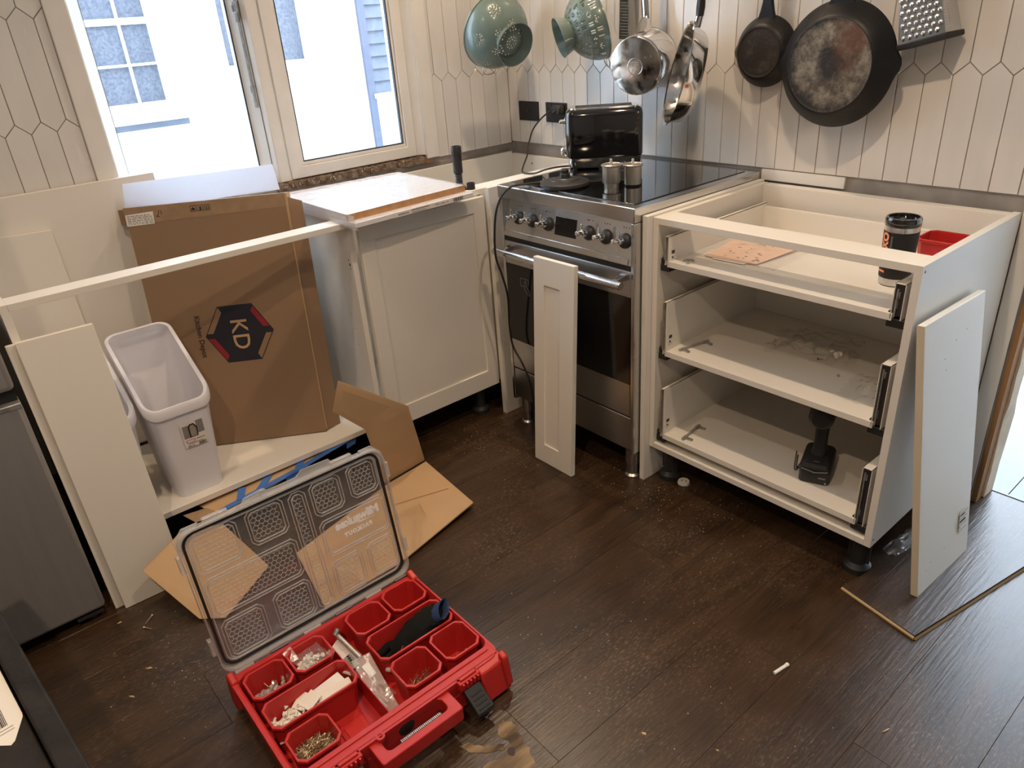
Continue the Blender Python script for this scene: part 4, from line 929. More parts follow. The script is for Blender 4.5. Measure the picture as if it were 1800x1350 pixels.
# ---- tall branded carton
PHI, TH = 1.0087, .152
BL = Vector((.195, -1.696, ZBS+.003)); uu = Vector((math.cos(PHI), math.sin(PHI), 0)); nn = Vector((math.sin(PHI), -math.cos(PHI), 0)); vv = Vector((0, 0, 1))*math.cos(TH)-nn*math.sin(TH)
KF = fr(BL, uu, vv)
t = thing('tall_carton', 'tall brown carton with navy KD hexagon logo leaning inside the open cabinet', 'carton', BL)
CW, CH, CD = .481, .800, .072
put('body', MB(KF).box(0, 0, -CD, CW, CH, 0), 'cardboard_box', t, .002)
put('side_tape', MB(KF).box(CW+.0002, .02, -CD*.62, CW+.0012, CH-.02, -CD*.38), 'tape_brown', t)
put('open_flap', MB(KF).hexa([(CW-.002, .004, -.004), (CW+.042, .004, -.052), (CW+.040, .004, -.055), (CW-.004, .004, -.007)], [(CW-.002, CH-.01, -.004), (CW+.042, CH-.03, -.052), (CW+.040, CH-.03, -.055), (CW-.004, CH-.01, -.007)]), 'cardboard_box', t)
put('torn_edge', MB(KF).tube([(CW+.001, .01+.04*i, -.001+.0012*((i*7) % 3)) for i in range(20)], .0022, 5), 'cardboard', t)
put('edge_flap', MB(KF).box(CW-.002, .65, -CD-.002, CW+.005, CH, -.002), 'cardboard', t)
hexp = [(.154+.2165*(0.5+.5*math.cos(a)), .376+.108*math.sin(a)) for a in [PI*i/3 for i in range(6)]]
hc = (.2625, .376); HR = .1085
H6 = [(hc[0]+HR*math.cos(PI*i/3), hc[1]+HR*math.sin(PI*i/3)) for i in range(6)]   # 0 right,1 upper right,2 upper left,3 left,4 lower left,5 lower right
lg = put('logo', MB(KF).prism(H6, .0002, .0008), 'ink_navy', t)
def lerp(a, b, f): return (a[0]+(b[0]-a[0])*f, a[1]+(b[1]-a[1])*f)
def band(i, j, f0, f1, dep, mt, nm):
    a, b = lerp(H6[i], H6[j], f0), lerp(H6[i], H6[j], f1); mx_, my_ = (H6[i][0]+H6[j][0])/2, (H6[i][1]+H6[j][1])/2
    d = ((hc[0]-mx_), (hc[1]-my_)); L_ = math.hypot(*d); d = (d[0]/L_*dep, d[1]/L_*dep); e = ((H6[j][0]-H6[i][0])*.10, (H6[j][1]-H6[i][1])*.10)
    s = ((H6[j][0]-H6[i][0])/HR*.014, (H6[j][1]-H6[i][1])/HR*.014)
    sh = .0025; d0 = (d[0]/dep*sh, d[1]/dep*sh)
    put(nm, MB(KF).prism([(a[0]+d0[0], a[1]+d0[1]), (b[0]+d0[0], b[1]+d0[1]), (b[0]+d[0]-s[0]*.6, b[1]+d[1]-s[1]*.6), (a[0]+d[0]+s[0]*.8, a[1]+d[1]+s[1]*.8)], .0008, .0012), mt, lg)
band(2, 3, .02, .90, .019, 'cardboard_box', 'logo_band'); band(5, 0, .02, .90, .019, 'cardboard_box', 'logo_band')
band(0, 1, .16, .92, .019, 'ink_red', 'logo_band'); band(3, 4, .10, .92, .019, 'ink_red', 'logo_band')
RM = Matrix.Rotation(-PI/2, 4, 'Z')
text_mesh('KD', .074, KF @ Matrix.Translation((.262, .373, .0010)) @ RM, 'cardboard', 'logo_letters', lg, bold=.0004, spacing=1.02)
text_mesh('Kitchen Depot', .0232, KF @ Matrix.Translation((.1385, .378, .0006)) @ RM, 'ink_brown', 'lettering', t, bold=.0003)
put('tape', MB(KF).slab([(-.002, CH-.052, .0008), (CW, CH-.040, .0008), (CW, CH+.0005, .0008), (-.002, CH+.0005, .0008)], .0006), 'tape_brown', t)
sl = put('shipping_label', MB(KF).slab([(-.002, .745, .0016), (.080, .747, .0016), (.083, .784, .0016), (0, .779, .0016)], .0006), 'label_white', t)
pm = MB(KF); r = random.Random(4)
for i in range(6):
    a = .004
    while a < .074:
        b = a+r.uniform(.003, .012); pm.box(a, .750+i*.0048, .0016, min(b, .078), .7515+i*.0048, .0019); a = b+.003
pm.box(.058, .748, .0016, .0588, .780, .0019)
put('label_print', pm, 'ink', sl, kind='stuff')
for i in range(3):
    u0 = .193+.0215*i; ic = put('handling_icon', MB(KF).ringframe([(u0, .771), (u0+.018, .771), (u0+.018, .789), (u0, .789)], [(u0+.0012, .7722), (u0+.0168, .7722), (u0+.0168, .7878), (u0+.0012, .7878)], .0010, .0016), 'ink', t)
    g_ = MB(KF)
    if i == 0: g_.prism([(u0+.003, .775), (u0+.015, .775), (u0+.015, .779), (u0+.009, .785), (u0+.003, .779)], .0010, .0016)
    elif i == 1: g_.prism([(u0+.004, .774), (u0+.014, .774), (u0+.011, .779), (u0+.013, .784), (u0+.005, .784), (u0+.007, .779)], .0010, .0016)
    else: g_.box(u0+.005, .774, .0010, u0+.007, .785, .0016).box(u0+.011, .774, .0010, u0+.013, .785, .0016).box(u0+.004, .774, .0010, u0+.014, .7752, .0016)
    put('icon_mark', g_, 'ink', ic)
mk = MB(KF); strokes(mk, [[(.092, .766), (.098, .775), (.099, .784)], [(.089, .769), (.100, .766)], [(.105, .772), (.108, .780), (.103, .786)]], .0009); mk.M = KF
me_ = mk.mesh('pen_mark'); me_.transform(Matrix.Translation(KF.col[2].xyz*.0014)); put('pen_mark', me_, 'ink', t)
# white foam sheet sticking out of its top
tag(put('foam_sheet', MB(KF).slab([(.000, CH-.012, -.004), (CW-.012, CH+.012, -.004), (CW-.020, .888, -.004), (.012, .871, -.004)], .003), 'foam_white', None), 'bluish white foam sheet sticking out of the top of the tall carton', 'foam sheet')
tag(put('card_offcut', MB(KF).box(-.032, .748, -.040, -.003, .795, -.037), 'cardboard_box'), 'small square cardboard offcut poking out left of the tall carton', 'cardboard')

# ---- fridge
t = thing('fridge', 'tall dark stainless steel fridge freezer at the left edge', 'fridge', (.33, -2.38, 0))
put('cabinet_body', MB().box(.03, -2.69, .02, .585, -2.088, 1.75), 'fridge_steel', t, .004)
put('door', MB().box(.590, -2.69, .035, .652, -2.085, .665), 'fridge_steel', t, .012, 3)
put('door', MB().box(.590, -2.69, .700, .652, -2.085, 1.745), 'fridge_steel', t, .012, 3)
put('grip_channel', MB().box(.585, -2.69, .660, .630, -2.088, .705), 'black_matt', t)
put('grip_trim', MB().box(.600, -2.69, .655, .655, -2.086, .668), 'galv', t, .002)
put('plinth', MB().box(.05, -2.68, .0, .600, -2.10, .035), 'dark_metal', t, .004)
put('hinge_foot', MB().lathe([(.02, 0), (.02, .03)], (.61, -2.12, 0), n=14, cap0=True, cap1=True).box(.585, -2.16, .02, .645, -2.095, .03), 'dark_metal', t)

# ---- black storage chest near the camera
t = thing('black_chest', 'worn black chest with a barcode sticker in the lower left corner', 'chest', (1.4, -2.4, 0))
CM = Matrix.Translation((1.648, -2.206, 0)) @ Matrix.Rotation(.103, 4, 'Z')
put('body', MB(CM).box(-.73, -.42, .001, .21, -.020, .478), 'black_worn', t, .004)
put('lid_rim', MB(CM).ringframe([(-.75, -.44), (.23, -.44), (.23, 0), (-.75, 0)], [(-.72, -.40), (.19, -.40), (.19, -.034), (-.72, -.034)], .470, .506), 'black_worn', t, .004)
put('lid_panel', MB(CM).box(-.72, -.40, .474, .19, -.037, .496), 'black_worn', t, .003)
LF = CM @ fr((-.392, -.128, .4963), (1, 0, 0), (0, 1, 0))
lb = put('sticker', MB(LF).prism([(0, 0), (.19, 0), (.2565, .0616), (.252, .068), (.212, .0885), (.205, .0895), (0, .0895)], 0, .0004), 'label_white', t)
barcode(LF @ Matrix.Translation((0, 0, .0004)), .165, .030, .212, .068, 22, 'ink', 'barcode', lb, vertical=False)
pm = MB(LF); r = random.Random(2)
for i in range(7):
    b = .006
    while b < .075:
        e = min(b+r.uniform(.006, .02), .078); pm.box(.03+i*.016, b, .0004, .033+i*.016, e, .0007); b = e+.003
for i in range(2): pm.box(.218+.007*i, .040, .0004, .2195+.007*i, .074, .0007)
put('sticker_print', pm, 'ink_grey', lb, kind='stuff')

# ================================================================== OPEN FLAT CARTON ON THE FLOOR
t = thing('open_carton', 'empty flat carton with flaps open and blue tape, pushed under the cabinet', 'carton', (.7, -1.5, 0))
CB = 'cardboard'
# top wall (seen as a tapering strip under the cabinet edge), tall right flap, floor, left flap, front flap
def card(name, q, mt=CB, th=.004, bv=.0006): return put(name, MB().slab(q, th), mt, t, bv)
card('top_wall', [(.34, -1.80, .122), (.622, -1.735, .132), (.492, -1.128, .137), (.40, -1.128, .128)])
card('side_flap', [(.700, -1.359, .364), (.676, -1.254, .245), (.668, -1.215, .012), (.645, -1.036, .012), (.694, -1.097, .271), (.712, -1.329, .458)], th=.004)
card('front_flap', [(.790, -1.596, .012), (1.060, -1.640, .008), (1.045, -1.368, .012), (.985, -1.076, .024), (.654, -1.036, .012), (.678, -1.218, .012)], th=.005)
card('left_flap', [(.690, -1.865, .180), (.700, -1.981, .125), (.855, -1.909, .010), (.902, -1.855, .010), (.788, -1.682, .014), (.62, -1.735, .105)], th=.003)
card('torn_corner', [(.530, -1.815, .130), (.60, -1.80, .134), (.615, -1.73, .138), (.55, -1.75, .134)], mt='tape_brown', th=.002)
put('crease', MB().tube([(.80, -1.262, .0185), (.86, -1.085, .0215)], .0012, 5).tube([(.86, -1.20, .0190), (.975, -1.235, .0165)], .001, 5), 'cardboard', t)
tp2 = [((.600, -1.725), (.556, -1.42)), ((.585, -1.60), (.515, -1.53)), ((.553, -1.45), (.49, -1.40)), ((.555, -1.42), (.512, -1.215)), ((.530, -1.32), (.474, -1.27)), ((.59, -1.66), (.53, -1.63))]
for i, (a, b) in enumerate(tp2):
    a = Vector((*a, 0)); b = Vector((*b, 0)); d = (b-a).normalized(); s = Vector((-d.y, d.x, 0))*.011
    def zt(p): return .1335+(p.y+1.8)*.0075+.0012+.0003*i
    q = [a-s, b-s, b+s, a+s]
    put('masking_tape', MB().slab([(p.x, p.y, zt(p)) for p in q][::-1] if (Vector(q[1])-Vector(q[0])).cross(Vector(q[3])-Vector(q[0])).z < 0 else [(p.x, p.y, zt(p)) for p in q], .0006), 'tape_blue', t)
put('masking_tape', MB().slab([(.5785, -1.505, .090), (.568, -1.462, .094), (.566, -1.455, .1395), (.577, -1.505, .1385)], .0008), 'tape_blue', t)
put('masking_tape', MB().slab([(.527, -1.262, .112), (.520, -1.225, .114), (.517, -1.215, .1415), (.525, -1.26, .1405)], .0008), 'tape_blue', t)

# ================================================================== RED TOOL CASE
mat('screw_bronze', (.50, .40, .26), .38, .7, var=.45, vscale=150)
t = tc_ = thing('tool_case', 'red organiser tool case with its clear lid open on the floor', 'tool case', (1.4, -1.69, 0))
cx0, cx1, cy0, cy1 = 1.200, 1.572, -1.942, -1.440
RP = 'red_plastic'
def rr3(x0, y0, x1, y1, r, z, k=4): return [(p[0], p[1], z) for p in rrect(x0, y0, x1, y1, r, k)]
ix0, ix1, iy0, iy1 = 1.214, 1.530, -1.928, -1.446
put('tray', MB().loft([rr3(cx0+.008, cy0+.008, cx1-.006, cy1-.008, .025, .004), rr3(cx0+.004, cy0+.004, cx1-.004, cy1-.004, .025, .05), rr3(cx0, cy0, cx1, cy1, .028, .088), rr3(cx0, cy0, cx1, cy1, .028, .094),
      rr3(ix0-.003, iy0-.004, ix1+.004, iy1+.002, .022, .094), rr3(ix0, iy0, ix1, iy1, .020, .090), rr3(ix0+.003, iy0+.003, ix1-.004, iy1-.003, .020, .012)]), RP, t)
put('tray_rib', MB().box(1.43, -1.80, .0122, 1.50, -1.74, .016).box(1.44, -1.79, .0122, 1.49, -1.75, .019), RP, t, .001)
put('centre_divider', MB().box(1.33, -1.7105, .012, ix1-.004, -1.7085, .070).box(1.224, -1.7105, .012, 1.33, -1.7085, .060), 'red_plastic_dark', t)
# front ledge, seal groove, wings
put('front_ledge', MB().box(1.534, -1.935, .088, 1.566, -1.447, .0955).box(1.545, -1.92, .0955, 1.549, -1.46, .0985), RP, t, .001)
for y0, y1 in ((-1.942, -1.855), (-1.512, -1.440)): put('front_corner', MB().hexa([(1.55, y0, .006), (1.606, y0, .010), (1.606, y1, .010), (1.55, y1, .006)], [(1.55, y0, .093), (1.590, y0, .090), (1.590, y1, .090), (1.55, y1, .093)]), RP, t, .005)
for y in (-1.936, -1.446): put('corner_guard', MB().hexa([(1.575, y-.010, .02), (1.607, y-.010, .02), (1.607, y+.010, .02), (1.575, y+.010, .02)], [(1.578, y-.008, .108), (1.597, y-.008, .100), (1.597, y+.008, .100), (1.578, y+.008, .108)]), RP, t, .004)
for y in (-1.935, -1.447): put('hinge_corner', MB().hexa([(1.192, y-.012, .02), (1.235, y-.012, .02), (1.235, y+.012, .02), (1.192, y+.012, .02)], [(1.196, y-.009, .108), (1.228, y-.009, .100), (1.228, y+.009, .100), (1.196, y+.009, .108)]), RP, t, .005)
# handle: frame standing out of the front
hb = MB(); outer = rrect(1.556, -1.790, 1.628, -1.590, .006, 3); inner = [(min(max(p[0], 1.568), 1.606) if False else p[0], p[1]) for p in rrect(1.570, -1.766, 1.609, -1.614, .012, 3)]
hb.ringframe(outer, inner, .050, .086); hnd = put('handle', hb, RP, t, .002)
put('handle_grip', MB().box(1.6045, -1.735, .058, 1.6105, -1.634, .0868), 'dark_metal', hnd)
gr = MB(); 
for i in range(26): gr.box(1.604, -1.734+.0038*i, .0868, 1.6105, -1.7325+.0038*i, .0880)
put('grip_ribs', gr, 'zinc', hnd)
put('front_wall', MB().box(1.558, -1.86, .006, 1.570, -1.51, .050).box(1.558, -1.79, .05, 1.5695, -1.59, .088), 'red_plastic_dark', t)
put('badge_hole', MB().lathe([(.020, 0), (.017, .001), (0, .001)], (1.5700, -1.700, .066), (1, 0, 0), 20), 'ink', t)
put('eyelet', MB().lathe([(.005, .089), (.010, .089), (.010, .0958), (.005, .0958), (.005, .089)], (1.572, -1.762, 0), n=16), RP, t)
# latches
for y in (-1.538, -1.838):
    l = put('latch_mount', MB().box(1.566, y-.028, .070, 1.584, y+.028, .094).box(1.57, y-.022, .094, 1.578, y+.022, .099), RP, t, .0015)
    for k in range(5): put('latch_tooth', MB().box(1.584, y-.022+.010*k, .078, 1.589, y-.018+.010*k, .092), RP, l)
    put('latch', MB().hexa([(1.588, y-.022, .040), (1.634, y-.022, .028), (1.634, y+.022, .028), (1.588, y+.022, .040)], [(1.586, y-.022, .074), (1.636, y-.022, .040), (1.636, y+.022, .040), (1.586, y+.022, .074)]), 'black_plastic', t, .002)
    rb = MB()
    for k in range(4): rb.hexa([(1.600+.009*k, y-.015, .0625-.0061*k), (1.604+.009*k, y-.015, .0598-.0061*k), (1.604+.009*k, y+.015, .0598-.0061*k), (1.600+.009*k, y+.015, .0625-.0061*k)], [(1.600+.009*k, y-.015, .066-.0061*k), (1.604+.009*k, y-.015, .0633-.0061*k), (1.604+.009*k, y+.015, .0633-.0061*k), (1.600+.009*k, y+.015, .066-.0061*k)])
    put('latch_ribs', rb, 'black_matt', t)
# hinge knuckles
for i in range(6):
    y = -1.90+.086*i; put('hinge_knuckle', MB().cyl((1.195, y-.022, .094), (1.195, y+.022, .094), .0055, n=10), 'dark_metal' if i % 2 else 'clear_ridge', t)
# ---- clear lid
th = .14; LV = Vector((-math.sin(th), 0, math.cos(th))); LO = Vector((1.190, -1.944, .098)); LW, LH = .505, .372
LF_ = fr(LO, (0, 1, 0), LV)        # u along hinge, v up the lid, n towards the room
def O(r, z, i=0): return [(p[0], p[1], z) for p in rrect(i, i, LW-i, LH-i, r, 5)]
lid = put('lid', MB(LF_).loft([O(.034, -.010, .006), O(.032, -.004, .012), O(.032, -.002, .012), O(.034, -.008, .006)][:1]+[O(.034, -.0125, .006)], True, True), 'clear_lid', t)
put('lid_rim', MB(LF_).loft([O(.036, -.012, 0), O(.036, .008, 0), O(.034, .008, .004), O(.034, -.010, .005)], False, False), 'clear_ridge', lid)
put('seal', MB(LF_).ringframe(rrect(.010, .010, LW-.010, LH-.010, .030, 5), rrect(.0155, .0155, LW-.0155, LH-.0155, .0255, 5), -.010, -.0045), 'black_rubber', lid)
put('rim_inner', MB(LF_).ringframe(rrect(.019, .019, LW-.019, LH-.019, .024, 5), rrect(.0215, .0215, LW-.0215, LH-.0215, .022, 5), -.010, -.004), 'clear_ridge', lid)
cells = [(.045, .255, .68, .94), (.295, .475, .70, .945), (.045, .485, .37, .645), (.055, .255, .055, .335), (.300, .490, .065, .335), (.500, .585, .06, .93),
         (.605, .765, .69, .935), (.800, .955, .70, .94), (.605, .965, .385, .655), (.610, .775, .07, .345), (.805, .965, .08, .345)]
def octo(u0, v0, u1, v1, c): return [(u0+c, v0), (u1-c, v0), (u1, v0+c), (u1, v1-c), (u1-c, v1), (u0+c, v1), (u0, v1-c), (u0, v0+c)]
for i, (a, b, c, d) in enumerate(cells):
    u0, u1, v0, v1 = a*LW, b*LW, c*LH, d*LH
    pk = put('lid_pocket', MB(LF_).ringframe(octo(u0, v0, u1, v1, .012), octo(u0+.0016, v0+.0016, u1-.0016, v1-.0016, .0114), -.0095, -.0060), 'clear_ridge', lid)
    put('pocket_step', MB(LF_).ringframe(octo(u0+.007, v0+.007, u1-.007, v1-.007, .009), octo(u0+.0088, v0+.0088, u1-.0088, v1-.0088, .0084), -.0095, -.0055), 'clear_ridge', pk)
    if i != 8:
        hx = MB(LF_); R_ = .0068; r_ = random.Random(i); dx = R_*math.sqrt(3); row = 0; v = v0+.012
        lim = (u0+.011, u1-.011, v0+.011, v1-.011)
        while v < v1-.008:
            u = u0+.012+(dx/2 if row % 2 else 0)
            while u < u1-.008:
                for k in (0, 1, 2):
                    a0, a1 = PI/6+PI/3*k, PI/6+PI/3*(k+1)
                    p = (u+R_*math.cos(a0), v+R_*math.sin(a0)); q = (u+R_*math.cos(a1), v+R_*math.sin(a1))
                    if all(lim[0] <= w[0] <= lim[1] and lim[2] <= w[1] <= lim[3] for w in (p, q)):
                        dd = (Vector((*q, 0))-Vector((*p, 0))).normalized(); s = Vector((-dd.y, dd.x, 0))*.0008
                        P, Q = Vector((*p, -.0095)), Vector((*q, -.0095)); up = Vector((0, 0, .0014))
                        hx.add([P-s, Q-s, Q+s, P+s, P+up, Q+up], [(0, 1, 5, 4), (3, 4, 5, 2), (0, 4, 3), (1, 2, 5)])
                u += dx
            v += R_*1.5; row += 1
        put('honeycomb', hx, 'clear_hex', pk, kind='stuff')
# lid handle lip, latch seats on the far edge, side tabs
put('lid_lip', MB(LF_).prism([(.150, LH-.002), (.160, LH+.012), (.198, LH+.016), (.215, LH+.008), (.285, LH+.008), (.302, LH+.020), (.372, LH+.018), (.385, LH-.002)], -.010, -.006), 'clear_ridge', lid)
for a in (.092, .400): put('latch_seat', MB(LF_).box(a-.028, LH-.004, -.012, a+.028, LH+.010, .002), 'clear_ridge', lid, .002)
put('lid_eyelet', MB(LF_).lathe([(.004, -.012), (.0085, -.012), (.0085, -.004), (.004, -.004), (.004, -.012)], (.205, LH+.007, 0), n=16), 'clear_ridge', lid)
for a, b in ((.06, -.004), (.28, -.004), (.06, LW+.004), (.28, LW+.004)): put('side_tab', MB(LF_).box(b-.005, a, -.012, b+.005, a+.042, .004), 'clear_ridge', lid, .002)
for a in (.0, LW): put('lid_corner', MB(LF_).prism([(a, LH-.06), (a+(.055 if a == 0 else -.055), LH+.004), (a+(.02 if a == 0 else -.02), LH+.004), (a+(-.003 if a == 0 else .003), LH-.02)], -.012, -.006), 'clear_ridge', lid)
# print on the outside of the lid, so it reads in reverse from inside
TM = LF_ @ Matrix.Translation((.405, .535*LH, -.0092)) @ Matrix.Rotation(PI, 4, 'Y')
text_mesh('Milwaukee', .030, TM @ Matrix.Translation((0, .012, 0)), 'ink_white', 'lettering', lid, bold=.0013, spacing=.94)
put('bolt_mark', MB(TM).prism([(-.045, -.004), (.010, .001), (.004, .003), (.046, .004), (-.006, -.002), (0, -.0045)], 0, .0004), 'ink_white', lid)
text_mesh('PACKOUT', .0145, TM @ Matrix.Translation((.004, -.020, 0)), 'ink_white', 'lettering', lid, bold=.0009, spacing=1.2)

# ---- red bins in the case and what lies in them
zb, zt = .0135, .101; G = 'red bins in the tool case'
BINS = {'A': ((1.226, -1.922, 1.316, -1.824), 'square red bin of clear clips in the hinge corner of the case'),
 'B': ((1.224, -1.818, 1.312, -1.722), 'square red bin holding a bag of white fittings'),
 'C': ((1.331, -1.922, 1.418, -1.718), 'long red bin full of paper packets and white pieces'),
 'D': ((1.436, -1.917, 1.526, -1.817), 'square red bin heaped with long dark screws'),
 'E': ((1.220, -1.660, 1.309, -1.563), 'empty square red bin beside the lid hinge, right of the channel'),
 'F': ((1.216, -1.553, 1.305, -1.454), 'almost empty square red bin in the far corner of the case'),
 'G': ((1.320, -1.658, 1.416, -1.452), 'long red bin with the black glove in it'),
 'H': ((1.427, -1.657, 1.523, -1.560), 'square red bin with a clump of upright thin screws, beside the channel'),
 'I': ((1.424, -1.548, 1.520, -1.450), 'square red bin with a few screws in its front right corner')}
for k, (b, lbl) in BINS.items(): cup('red_bin', lbl, b[0], b[1], b[2], b[3], zb, zt, G)
def screws(name, label, cx, cy, rx, ry, z, n, L_, rad, mt, seed, lay=(.0, .35), h=.02):
    r = random.Random(seed); mb = MB()
    for i in range(n):
        a = r.uniform(0, 2*PI); q = math.sqrt(r.random()); x, y = cx+rx*q*math.cos(a), cy+ry*q*math.sin(a)
        el = r.uniform(*lay); az = r.uniform(0, 2*PI); d = Vector((math.cos(az)*math.cos(el), math.sin(az)*math.cos(el), math.sin(el)))
        l = L_*r.uniform(.8, 1.1); p = Vector((x, y, z+.002+r.random()*h*(1-q*.6)))-d*l*.5
        if p.z < z+.0015: p.z = z+.0015
        p.x = min(max(p.x, cx-rx), cx+rx); p.y = min(max(p.y, cy-ry), cy+ry); e = p+d*l
        e.x = min(max(e.x, cx-rx-.003), cx+rx+.003); e.y = min(max(e.y, cy-ry-.003), cy+ry+.003)
        mb.cyl(p, e, rad, rad*.5, 5); mb.lathe([(0, -.0006), (rad*2.1, -.0006), (rad, .002)], p, d, 7)
    return tag(put(name, mb, mt), label, 'screws', kind='stuff')
screws('screw_heap', 'heap of long bronze screws in the bin nearest the handle', 1.481, -1.867, .034, .038, zb+.034, 240, .036, .0017, 'screw_bronze', 1, h=.020)
screws('screw_heap', 'clump of thin upright screws in the bin beside the channel', 1.490, -1.606, .025, .030, zb+.026, 70, .034, .0012, 'screw_bronze', 2, (.5, 1.3), .008)
screws('screw_heap', 'few short brass screws in the front right bin', 1.494, -1.492, .018, .026, zb+.028, 50, .024, .0014, 'screw_bronze', 3, (.1, .7), .012)
screws('screw_heap', 'three tiny screws in the far corner bin', 1.285, -1.500, .010, .012, zb+.004, 8, .012, .001, 'brass_screw', 4)
# clear clips in bin A
mb = MB(); r = random.Random(8)
for i in range(60):
    p = Vector((1.272+r.uniform(-.030, .032), -1.873+r.uniform(-.034, .034), zb+.018+r.random()*.030)); d = Vector((r.uniform(-1, 1), r.uniform(-1, 1), r.uniform(-.3, 1)))
    mb.lathe([(.0055, 0), (.007, .001), (.007, .005), (.0055, .005), (.0045, .002)], p, d, 10)
tag(put('clear_clips', mb, 'clear_ridge'), 'loose clear plastic clips in the hinge corner bin', 'clips', kind='stuff')
mb = MB()
for i in range(24):
    p = Vector((1.272+r.uniform(-.028, .03), -1.873+r.uniform(-.03, .03), zb+.020+r.random()*.030)); d = Vector((r.uniform(-1, 1), r.uniform(-1, 1), .3)); mb.cyl(p, p+d.normalized()*.014, .0014, .0008, 6)
tag(put('small_screws', mb, 'brass_screw'), 'tiny screws among the clear clips', 'screws', kind='stuff')
# bag of white fittings in bin B
t = thing('fittings_bag', 'clear bag full of white plastic fittings in a red bin', 'bag', (1.268, -1.77, zb))
mb = MB()
for i in range(170):
    a, q = r.uniform(0, 2*PI), math.sqrt(r.random()); p = Vector((1.272+.034*q*math.cos(a), -1.770+.036*q*math.sin(a), zb+.010+r.random()*.066*(1-q*q*.35))); d = Vector((r.uniform(-1, 1), r.uniform(-1, 1), r.uniform(-1, 1)))
    mb.lathe([(0, 0), (.0055, 0), (.0055, .002), (.0028, .003), (.0028, .007), (0, .007)], p, d, 7)
put('fittings', mb, 'white_plastic', t, kind='stuff')
put('bag_film', crumple(1.236, -1.806, 1.303, -1.734, zb+.070, .006, 10, 21, .1), 'bag_film', t)
put('bag_tail', MB().slab([(1.222, -1.818, .098), (1.246, -1.812, .082), (1.250, -1.792, .084), (1.222, -1.796, .106)], .0006).slab([(1.28, -1.735, .085), (1.308, -1.735, .088), (1.305, -1.722, .104), (1.285, -1.722, .100)], .0006), 'clear_film', t)
# paper packets in bin C
pz = zb
t = thing('paper_packet', 'folded cream paper packet in the long red bin', 'packet', (1.37, -1.76, pz))
put('sheet', MB().slab([(1.338, -1.815, pz+.048), (1.408, -1.800, pz+.044), (1.402, -1.735, pz+.060), (1.345, -1.742, pz+.066)], .0015), 'paper_white', t)
put('fold', MB().slab([(1.352, -1.800, pz+.050), (1.409, -1.798, pz+.047), (1.403, -1.733, pz+.063), (1.375, -1.730, pz+.066)], .001), 'label_white', t)
for i, (a, b, c, rz) in enumerate(((1.352, -1.835, .052, .5), (1.366, -1.822, .056, .3), (1.388, -1.890, .040, 1.0), (1.362, -1.872, .038, .2))):
    m4 = Matrix.Translation((a, b, pz+c)) @ Matrix.Rotation(rz, 4, 'Z') @ Matrix.Rotation(.25, 4, 'X')
    nm = ['topmost of two overlapping pale pads', 'lower of two overlapping pale pads', 'pale square pad lying near the case front', 'pale square pad against the back wall'][i]
    tag(put('felt_pad', MB(m4).box(-.017, -.020, 0, .017, .020, .0025), 'label_white', None, .0006), f'{nm} in the long red bin', 'pad', 'pads in the long red bin')
tag(put('white_strip', MB().tube([(1.400, -1.915, pz+.030), (1.414, -1.888, pz+.038)], .0022, 6), 'white_plastic'), 'thin white strip in the end of the long red bin', 'strip')
tag(put('white_peg', MB().tube([(1.345, -1.728, pz+.055), (1.375, -1.724, pz+.070)], .004, 8), 'white_plastic'), 'white plastic peg leaning in the far end of the long red bin', 'peg')
mb = MB()
for i in range(130):
    p = Vector((1.372+r.uniform(-.032, .036), -1.862+r.uniform(-.045, .06), pz+.018+r.random()*.034)); d = Vector((r.uniform(-1, 1), r.uniform(-1, 1), r.uniform(0, 1)))
    mb.lathe([(0, 0), (.0048, 0), (.0048, .003), (.0025, .004), (.0025, .008), (0, .008)], p, d, 7)
tag(put('white_fittings', mb, 'label_white'), 'loose pale fittings under the pads in the long red bin', 'fittings', kind='stuff')
